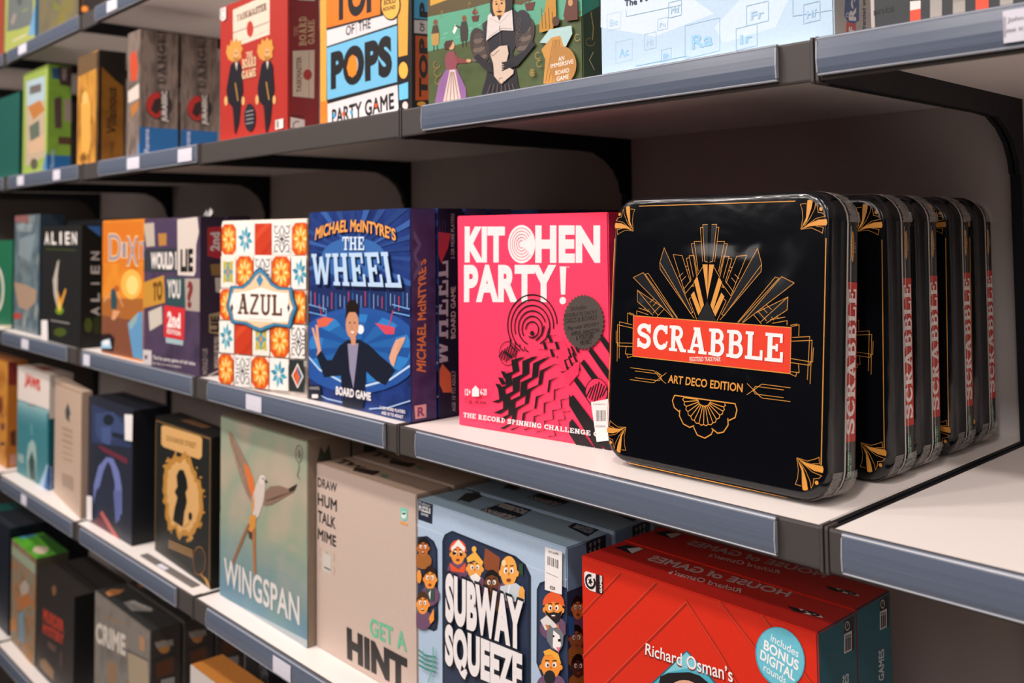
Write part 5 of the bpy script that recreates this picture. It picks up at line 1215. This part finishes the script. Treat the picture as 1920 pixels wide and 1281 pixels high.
g = b.side.Z(270, 720, 2.911); g.poly([(945, 420), (965, 340), (985, 380), (1010, 330), (1025, 430)], '3a4030'); b.done()
tag(b.copy_behind(0.080, 'pale bird box standing behind the front bird box, only its top in view'), None, None)
# hint box
b = Box('game_box', 'tall plain beige HINT box with small black words at its upper left', 'game box', (-0.8487, 0.0470), (-0.6035, 0.0468), zC, 0.2655, 0.058, ('c2ada1', 'a8917f', 'b09886'), 'plain beige hint boxes')
f = b.front.Z(580, 820, 2.779)
f.text('DRAW', (44, 258), (144, 290), (144, 242), (44, 208), '2a2526', bold=.03); f.text('HUM', (44, 352), (144, 390), (144, 328), (44, 288), '2a2526', bold=.03); f.text('TALK', (44, 438), (138, 482), (138, 420), (46, 378), '2a2526', bold=.03); f.text('MIME', (44, 530), (140, 575), (140, 516), (46, 472), '2a2526', bold=.03)
for y in (620, 690): f.line(arc(66, y - 20, 10, 26, 120, 240, 8), .0012, 'a8865c'); f.line(arc(122, y + 5, 10, 28, -60, 60, 8), .0012, 'a8865c')
f.poly([(72, 600), (115, 622), (112, 715), (70, 695)], 'c3bdb4'); f.line([(78, 676), (110, 692)], .0022, '4a4648'); f.ell(92, 600, 5, 5, '7ab09a')
f.poly([(476, 362), (514, 376), (512, 430), (494, 438), (474, 418)], '7fc3b2'); f.ell(493, 405, 13, 18, 'e2e4de'); f.poly([(476, 438), (514, 450), (512, 462), (474, 450)], 'd89a4a'); f.ell(494, 398, 10, 6, '2f6a62')
f.Z(380, 1040, 4.364)
f.text('GET A', (1370, 660), (1675, 805), (1665, 640), (1370, 510), '6db592', bold=.03); f.text('HINT', (1185, 850), (1675, 1120), (1675, 855), (1180, 590), '262425', bold=.065)
f.Z(580, 820, 2.779)
b.front.Z(580, 820, 2.779)
t = b.top.Z(580, 820, 2.779); t.text('HINT', (372, 178), (120, 130), (180, 112), (350, 182), '2f2522', bold=.06); t.poly([(225, 175), (330, 200), (372, 182), (240, 155)], '3a2e28'); t.poly([(380, 190), (420, 200), (400, 215), (370, 205)], '6f9078')
b.done()
b.copy_behind(0.063, 'plain beige hint box behind the front hint box, only its shaded top in view', .0)
# subway box
SB = 'a9bdd3'
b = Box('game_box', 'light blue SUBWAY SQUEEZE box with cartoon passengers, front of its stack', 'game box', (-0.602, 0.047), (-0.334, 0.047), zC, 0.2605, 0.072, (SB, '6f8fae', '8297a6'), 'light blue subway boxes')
f = b.front.Z(770, 880, 3.196)
DK = '1f2838'
f.poly([(40, 330), (1050, 700), (1050, 710), (40, 340)], 'b7c8da'); f.poly([(45, 300), (130, 330), (135, 190), (45, 165)], DK)
f.text('Professor', (50, 210), (120, 232), (120, 210), (50, 188), 'c9ccd2', shear=.3); f.text('PUZZLE', (50, 248), (120, 268), (120, 236), (50, 214), 'd8d8da', bold=.05); f.text('GAMES', (62, 272), (106, 286), (106, 272), (62, 258), 'c9ccd2', bold=.03)
def panel(p, m=DK): f.poly(p, m)
panel([(40, 405), (100, 400), (140, 430), (162, 480), (168, 900), (160, 960), (140, 972), (40, 930)]); panel([(40, 412), (95, 412), (130, 440), (150, 485), (152, 900), (140, 950), (40, 915)], '2c3850')
panel([(192, 1400), (190, 430), (205, 390), (250, 368), (630, 520), (690, 570), (722, 640), (722, 1500)]); panel([(205, 1400), (208, 430), (225, 395), (250, 382), (620, 535), (675, 580), (705, 650), (705, 1500)], '27324a')
panel([(755, 1160), (757, 720), (775, 680), (810, 668), (960, 720), (1040, 750), (1040, 1330), (860, 1290), (790, 1250)]); panel([(768, 1150), (770, 730), (785, 695), (815, 684), (960, 735), (1040, 765), (1040, 1310), (870, 1275), (800, 1235)], '2c3a58')
def head(x, y, rx, ry, skin, hair=None, hy=.35, hat=None, beard=None, brow=True, mouth='smile'):
    f.ell(x, y + ry * 1.5, rx * 1.5, ry * .9, 'a0622f' if skin < 'c' else '6b4a66')
    f.ell(x, y, rx, ry, skin); f.ell(x - rx * 1.0, y + ry * .1, rx * .2, ry * .2, skin); f.ell(x + rx * 1.0, y + ry * .15, rx * .2, ry * .2, skin)
    if hair: f.poly([(x - rx * 1.05, y - ry * hy * .1)] + [(x + rx * 1.08 * math.cos(math.radians(a)), y - ry * 1.08 * math.sin(math.radians(a))) for a in range(180, -1, -20)] + [(x + rx * .8, y - ry * hy), (x, y - ry * (hy + .2)), (x - rx * .7, y - ry * hy)], hair)
    if hat: f.poly([(x - rx * 1.25, y - ry * .25)] + [(x + rx * 1.2 * math.cos(math.radians(a)), y - ry * .3 - ry * .95 * math.sin(math.radians(a))) for a in range(180, -1, -20)] + [(x + rx * 1.3, y - ry * .15), (x, y - ry * .5)], hat)
    if beard: f.poly([(x - rx * .95, y + ry * .1), (x - rx * .5, y + ry * .35), (x, y + ry * .25), (x + rx * .5, y + ry * .35), (x + rx * .95, y + ry * .15), (x + rx * .7, y + ry * .95), (x, y + ry * 1.25), (x - rx * .7, y + ry * .9)], beard)
    for sx in (-1, 1):
        f.ell(x + sx * rx * .38, y - ry * .05, rx * .22, ry * .2, 'ece6e2'); f.ell(x + sx * rx * .32, y - ry * .02, rx * .1, ry * .11, '1a1414')
        if brow: f.line([(x + sx * rx * .15, y - ry * .34), (x + sx * rx * .6, y - ry * .38)], .0011, '2a1a14')
    f.poly([(x - rx * .1, y + ry * .08), (x + rx * .12, y + ry * .1), (x + rx * .02, y + ry * .3)], 'b8662a')
    f.ell(x, y + ry * .58, rx * .28, ry * .12, '5a2418' if mouth == 'open' else '8a3c22')
    if mouth == 'open': f.ell(x, y + ry * .53, rx * .22, ry * .05, 'ece6e2')
OR = 'e8933c'
head(285, 505, 42, 66, OR, hat='e2562e'); f.poly([(245, 470), (290, 420), (330, 470), (325, 495), (285, 460), (250, 490)], 'ece4dc'); f.poly([(235, 560), (290, 600), (335, 560), (325, 620), (245, 610)], 'e2562e'); f.ell(262, 503, 8, 10, '2a1a14'); f.ell(305, 510, 8, 10, '2a1a14')
f.poly([(440, 560), (450, 470), (540, 530), (530, 620), (450, 600)], '8a4a2c')
head(388, 590, 45, 72, 'eaa04a', hat='1f2a44'); f.poly([(340, 530), (390, 490), (440, 555), (430, 580), (385, 545), (345, 560)], 'eab04a'); f.ell(385, 478, 14, 18, 'eab04a'); f.poly([(360, 640), (395, 620), (425, 650), (405, 685), (375, 680)], 'efe8e2')
head(490, 680, 44, 74, '6a3f26', hair='17120f', hy=.45)
head(594, 610, 50, 92, 'eaa550', brow=True); f.ell(566, 560, 14, 20, 'f6cf92')
f.poly([(545, 700), (640, 680), (690, 720), (690, 800), (540, 780)], 'c3ccd4'); f.line([(550, 720), (640, 790)], .0016, 'f0ece8'); f.line([(600, 690), (585, 780)], .0016, 'f0ece8'); f.ell(672, 745, 18, 46, 'eaa550')
f.poly([(655, 570), (680, 560), (680, 640), (655, 620)], '2f4a34')
# left window crowd
head(82, 465, 34, 55, 'b5652c', hair='1c1512', mouth='open'); head(125, 650, 36, 70, OR, hair='2a1a16'); head(82, 800, 36, 66, OR, hair='4a2c1c', mouth='open'); f.poly([(100, 715), (150, 710), (152, 790), (120, 780)], '3a5048'); f.poly([(118, 740), (132, 720), (128, 780)], 'e6e0dc'); f.poly([(120, 890), (150, 830), (152, 900), (130, 925)], OR); f.ell(62, 640, 14, 40, OR)
# right window crowd
head(868, 830, 54, 80, 'e8913a', hat='e05a2c', beard='1d1a1e', mouth='open'); f.poly([(790, 900), (830, 870), (900, 940), (820, 960)], 'd8d2ce')
f.poly([(830, 960), (845, 925), (870, 950), (905, 945), (930, 985), (925, 1050), (900, 1090), (860, 1070), (830, 1020)], '6e7278'); f.poly([(868, 960), (905, 990), (915, 1050), (895, 1085), (865, 1060)], 'ece8e6'); f.ell(905, 1020, 10, 9, '1a1414'); f.poly([(885, 1060), (910, 1062), (900, 1095)], 'e0708a'); f.ell(870, 995, 6, 7, '1a1414'); f.poly([(820, 925), (845, 930), (838, 965)], 'c8703a'); f.poly([(885, 930), (900, 925), (905, 960)], 'c8703a')
head(855, 1170, 58, 80, 'ea8f34', mouth='open'); f.poly([(810, 1085), (850, 1070), (900, 1100), (918, 1160), (900, 1150), (860, 1105), (820, 1110)], 'eaa83a'); f.ell(848, 1240, 34, 42, '1d1c22')
# graffiti
for k in range(4): f.line([(60, 1075 + 30 * k), (100, 1110 + 26 * k), (165, 1120 + 30 * k)], .0022, '2f7f6a')
f.line([(150, 1060), (150, 1180), (120, 1270)], .002, '57a48e'); f.line([(90, 1080), (100, 1200)], .0012, '57a48e')
# title
f.text('SUBWAY', (224, 905), (690, 1090), (690, 785), (224, 610), 'e6e0e0', bold=.06, outline='141c28', ow=.045); f.text('SQUEEZE', (222, 1205), (685, 1400), (685, 1100), (222, 915), 'e6e0e0', bold=.06, outline='141c28', ow=.045)
sticker(b, f, [(806, 466), (908, 495), (906, 752), (804, 722)], lines=[lambda q: q.text('TNT GAMES', (825, 500), (885, 515), (885, 502), (825, 488), '4a4648', bold=.03), lambda q: [q.poly([(820 + i * 8, 572 + i * 3), (820 + i * 8 + (3, 5, 2)[i % 3], 573 + i * 3), (820 + i * 8 + (3, 5, 2)[i % 3], 522 + i * 3), (820 + i * 8, 520 + i * 3)], '1a1718') for i in range(9)], lambda q: q.text('€20', (834, 718), (866, 726), (866, 704), (834, 696), '2a2728', bold=.03), lambda q: q.line([(812, 618), (886, 650)], .0006, '8a8684')], label='white barcode price sticker reading 20 euro')
g = b.side.Z(770, 880, 3.196)
g.poly([(1050, 440), (1170, 385), (1170, 480), (1055, 525)], '1c2634')
for k in range(3): g.text('4-8', (1084 + 26 * k, 505 - 12 * k), (1084 + 26 * k, 440 - 12 * k), (1070 + 26 * k, 445 - 12 * k), (1070 + 26 * k, 510 - 12 * k), '9aa6b2', bold=.02)
g.fill('8fabc6', 0, .62, 1, .70); g.poly([(925, 740), (1170, 640), (1170, 1500), (925, 1500)], '26304a')
f = g
head(1000, 830, 34, 70, 'c9783a', hair='1d1512'); head(990, 1010, 40, 75, '9a5a34', hair='17120f'); head(1000, 1180, 40, 70, '4f3226', hair='141010')
g.poly([(930, 870), (975, 890), (975, 990), (930, 1000)], '2a5a9c')
t = b.top.Z(770, 880, 3.196)
t.text('SUBWAY', (690, 300), (415, 250), (500, 215), (735, 240), 'a59d98', bold=.08, outline='18202a', ow=.045) if False else None
t.poly([(415, 245), (500, 220), (580, 195), (735, 240), (660, 285), (575, 305)], '1c2530'); t.text('SQUEEZE', (712, 245), (555, 200), (520, 222), (672, 272), 'a09a96', bold=.07); t.text('SUBWAY', (640, 285), (440, 232), (425, 248), (575, 302), 'a09a96', bold=.07)
t.poly([(940, 345), (985, 320), (1135, 360), (1060, 405)], '151d2a'); t.text('PUZZLE GAMES', (1105, 362), (995, 332), (970, 350), (1070, 388), '8f96a0', bold=.03); t.poly([(175, 120), (215, 105), (300, 115), (235, 135)], '151d2a'); t.poly([(270, 195), (330, 145), (400, 140), (430, 165), (350, 200), (300, 185)], '2c2f2c')
b.done()
b.copy_behind(0.079, 'light blue subway box behind the front one, its shaded top under the shelf lip')
# red house box
RD = 'cf2812'
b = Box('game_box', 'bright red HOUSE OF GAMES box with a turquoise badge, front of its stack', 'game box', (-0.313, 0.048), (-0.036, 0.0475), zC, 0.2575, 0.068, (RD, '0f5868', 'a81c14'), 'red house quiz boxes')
f = b.front.Z(1070, 960, 3.048)
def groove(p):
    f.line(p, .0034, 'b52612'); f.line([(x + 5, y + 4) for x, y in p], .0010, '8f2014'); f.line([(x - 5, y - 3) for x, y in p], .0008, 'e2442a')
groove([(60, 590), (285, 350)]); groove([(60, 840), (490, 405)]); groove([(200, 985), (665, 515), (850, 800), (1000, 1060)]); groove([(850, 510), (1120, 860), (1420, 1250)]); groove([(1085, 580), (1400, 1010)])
f.poly([(455, 985), (665, 790), (770, 900), (840, 985), (840, 1200), (455, 1200)], '2a6070'); f.poly([(470, 985), (665, 800), (765, 905), (825, 985), (825, 1200), (470, 1200)], '4aa9be'); f.poly([(540, 920), (665, 800), (735, 880)], '7cc4d4'); f.poly([(505, 985), (515, 940), (560, 920), (680, 915), (740, 935), (800, 985), (790, 1000), (510, 1000)], '1a1518'); f.ell(650, 1090, 120, 130, 'd9a48a')
f.text('Richard Osman’s', (424, 822), (935, 985), (930, 895), (430, 750), '7d1f14', bold=.01); f.last = None; f.text('Richard Osman’s', (428, 815), (930, 975), (926, 890), (432, 748), 'e9e0de', bold=.012)
f.text('HOUSE', (440, 1000), (940, 1160), (940, 1000), (440, 860), 'e9e0de', bold=.05) if False else None
f.ell(1200, 830, 138, 178, '3c96ac', rot=-18); f.ell(1201, 828, 132, 172, '69bccf', rot=-18)
for st, x0, y0, x1, y1, h in (('includes', 1145, 735, 1302, 832, 42), ('BONUS', 1105, 782, 1302, 908, 56), ('DIGITAL', 1085, 838, 1282, 968, 56), ('rounds', 1105, 905, 1230, 985, 42)): f.text(st, (x0, y0), (x1, y1), (x1 + 6, y1 - h), (x0 + 6, y0 - h), 'f0eeee', bold=.025 if st.isupper() else .0)
def logo(F2, P):
    """white rounded tag with a dark swirl and star; P maps unit coords"""
    F2.poly([P(0, .1), P(.1, 0)] + [P(.5 + .5 * math.sin(a), .62 - .62 * math.cos(a) * 1.0) for a in ()] + [P(.62, 0), P(.62, 1), P(.3, .98), P(.08, .85), P(0, .6)], 'e4dcda')
    F2.poly([P(.66, 0), P(1, 0), P(1, 1), P(.66, 1)], '17151a')
    F2.line([P(.33 + .24 * math.cos(a), .5 + .34 * math.sin(a)) for a in [math.radians(x) for x in range(-40, 285, 18)]], .0028, '17151a')
    F2.poly([P(.33 + (.15 if i % 2 == 0 else .07) * math.cos(math.pi * i / 5 - 1.3), .5 + (.24 if i % 2 == 0 else .11) * math.sin(math.pi * i / 5 - 1.3)) for i in range(10)], '17151a')
logo(f, lambda x, y: (82 + 104 * x, 335 + 105 * y + 30 * x)); f.text('GAMES', (184, 465), (184, 365), (170, 360), (170, 460), 'e4dcda', bold=.05)
g = b.side.Z(1070, 960, 3.048)
g.poly([(1562, 625), (1620, 590), (1620, 785), (1562, 812)], '16171b'); g.poly([(1562, 700), (1606, 678), (1606, 790), (1562, 812)], 'c9c4c4'); g.ring(1580, 652, 12, 24, .0009, 'c9c4c4'); g.line([(1580, 635), (1580, 655)], .0007, 'c9c4c4')
for k in range(3): g.ell(1573 + 11 * k, 712 - 4 * k + 0, 4, 6, '16171b'); g.poly([(1569 + 11 * k, 724 - 4 * k), (1577 + 11 * k, 720 - 4 * k), (1577 + 11 * k, 795 - 6 * k), (1569 + 11 * k, 800 - 6 * k)], '16171b')
g.text('HOUSE OF GAMES', (1588, 1420), (1588, 920), (1552, 935), (1552, 1430), 'c3cdd0', bold=.03)
t = b.top.Z(1070, 960, 3.048)
t.text('HOUSE of GAMES', (1238, 488), (430, 275), (478, 248), (1268, 460), 'a59490', bold=.03); t.text('Richard Osman’s', (970, 466), (556, 352), (580, 330), (976, 440), 'b8a8a4', bold=.01)
logo(t, lambda x, y: (1430 - 175 * x - 60 * (y - .5) * .6, 595 - 42 * x + 30 * (.5 - y))); t.poly([(250, 205), (330, 190), (418, 215), (350, 242)], '16171b'); t.poly([(322, 212), (390, 205), (415, 214), (350, 240)], 'b8b0ae')
b.done()
b.copy_behind(0.0700, 'bright red quiz box standing behind the front red box, its dark red top shaded', -.0015)

# ------------------------------------------------------------------ bottom shelf cartons
b = Box('game_box', 'green-topped box with a woodland painting at lower left', 'game box', (-2.307, 0.033), (-2.098, 0.03), zD, 0.256, 0.075, (mottled('woodland_cover', ['6a5c4c', '8a6a48', '7d7a6c', 'a0683a', '5c6a58'], 18, .42), '4a4436', mottled('leaf_top', ['3f8a1f', '57a82c', '2f6a1c'], 20, .4)))
f = b.front.Z(0, 920, 3.548); f.poly([(75, 360), (235, 490), (235, 560), (75, 420)], '8f9c84'); f.poly([(130, 640), (165, 590), (195, 640), (180, 720), (150, 720)], 'a89a8c'); f.poly([(110, 720), (190, 680), (215, 760), (120, 800)], 'a8683a'); f.poly([(125, 820), (155, 800), (160, 1020), (130, 1000)], '6a8a9c'); f.poly([(60, 860), (100, 850), (110, 940), (60, 930)], 'b8763a'); f.poly([(170, 1020), (215, 1060), (215, 1220), (170, 1180)], '9a6a30')
t = b.top.Z(0, 920, 3.548); t.ell(270, 395, 52, 26, 'c2b09a'); t.poly([(250, 300), (470, 270), (500, 420), (400, 450), (330, 380)], '235218'); t.poly([(110, 305), (190, 288), (260, 300), (150, 322)], '3f7f9c'); b.done()
b = Box('game_box', 'plain black box with a red lettered panel, front of its stack at lower left', 'game box', (-2.088, 0.03), (-1.828, 0.03), zD, 0.2375, 0.058, ('2a2625', '151314', '252120'), 'black and red boxes')
f = b.front.Z(0, 920, 3.548); f.ell(360, 665, 14, 34, '7a5238'); f.text('MURDER', (288, 870), (425, 950), (425, 870), (288, 780), 'b03a2a', bold=.05); f.text('MYSTERY', (285, 950), (425, 1030), (425, 960), (285, 880), 'b03a2a', bold=.05); f.poly([(320, 1000), (375, 1040), (365, 1080), (320, 1040)], '5a443c'); f.poly([(268, 1125), (300, 1120), (360, 1200), (355, 1260), (300, 1210), (268, 1170)], '8a6a4c'); f.poly([(400, 1070), (412, 1080), (412, 1180), (400, 1170)], '5a4038'); b.done()
b.copy_behind(0.064, 'plain black box standing behind the black and red box at lower left')
GY = mottled('grey_dossier', ['6b655f', '7a736c', '5f5a55'], 14, .45)
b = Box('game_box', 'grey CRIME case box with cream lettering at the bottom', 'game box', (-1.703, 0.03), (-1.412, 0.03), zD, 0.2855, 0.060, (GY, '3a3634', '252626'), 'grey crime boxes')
f = b.front.Z(0, 920, 3.548); f.text('CHRONICLES OF', (680, 845), (832, 900), (832, 878), (680, 822), '8f6c4a', bold=.02); f.text('CRIME', (636, 1010), (835, 1105), (835, 960), (640, 870), 'c3bab0', bold=.045)
f.poly([(720, 1140), (770, 1150), (775, 1290), (720, 1280)], '8a6a4c'); f.poly([(850, 1080), (900, 1090), (980, 1130), (990, 1290), (860, 1290)], '9a8a74'); f.poly([(925, 960), (965, 985), (965, 1070), (930, 1060)], 'a07a5c'); f.line([(840, 1060), (990, 1135)], .003, '4a4542')
g = b.side.Z(0, 920, 3.548); g.ell(1090, 1040, 42, 44, 'b07a48'); g.poly([(1030, 1010), (1150, 990), (1155, 1030), (1040, 1050)], '8f8a84'); g.poly([(1040, 1150), (1155, 1110), (1155, 1210), (1045, 1250)], '5c3a28'); g.line([(1005, 1140), (1165, 1080)], .0016, '1d1b1a'); g.poly([(1070, 1260), (1160, 1240), (1160, 1300), (1070, 1300)], '9a9a98')
t = b.top.Z(0, 920, 3.548); t.poly([(700, 680), (740, 655), (830, 660), (790, 690), (720, 705)], 'a0683a'); t.poly([(820, 745), (880, 730), (1020, 790), (1010, 805), (880, 800)], '7d7a76'); t.text('CRIME', (990, 800), (850, 745), (890, 730), (1015, 785), 'a8a29c', bold=.03); b.done()
b.copy_behind(0.066, 'grey crime case box second in its stack, in shade')
b.copy_behind(0.132, 'grey crime case box third in its stack, in deep shade')
b = Box('game_box', 'box with an orange-brown top and pale front at the bottom edge of the photo', 'game box', (-1.237, 0.03), (-0.980, 0.03), zD, 0.281, 0.060, (mottled('pale_mosaic', ['b8b0a8', '9a8a78', 'a8683a', 'c9c2ba'], 30, .42), '5a4030', 'a86a2c'))
b.front.Z(0, 920, 3.548).poly([(1262, 1150), (1300, 1150), (1480, 1290), (1262, 1290)], 'c2bab4'); b.done()
b = Box('game_box', 'black box with white printed spines standing behind the orange-topped box', 'game box', (-1.230, 0.130), (-0.985, 0.130), zD, 0.300, 0.06, ('14151a', '101114', '1a1b20'))
f = b.front.Z(380, 1040, 4.364); f.poly([(210, 830), (290, 870), (290, 930), (220, 900)], '5a6470'); f.text('GAME', (470, 1040), (540, 1060), (530, 900), (465, 880), '7a7a80', bold=.03); b.done()
b = Box('game_box', 'dark teal box cut by the left edge of the photo, bottom shelf', 'game box', (-2.60, 0.035), (-2.335, 0.035), zD, 0.275, 0.20, ('141d2a', '0e1520', '232b36'))
t = b.top.Z(0, 920, 3.548); t.poly([(-60, 0), (60, 60), (150, 110), (60, 130), (-60, 150)], '0f5c54'); b.done()
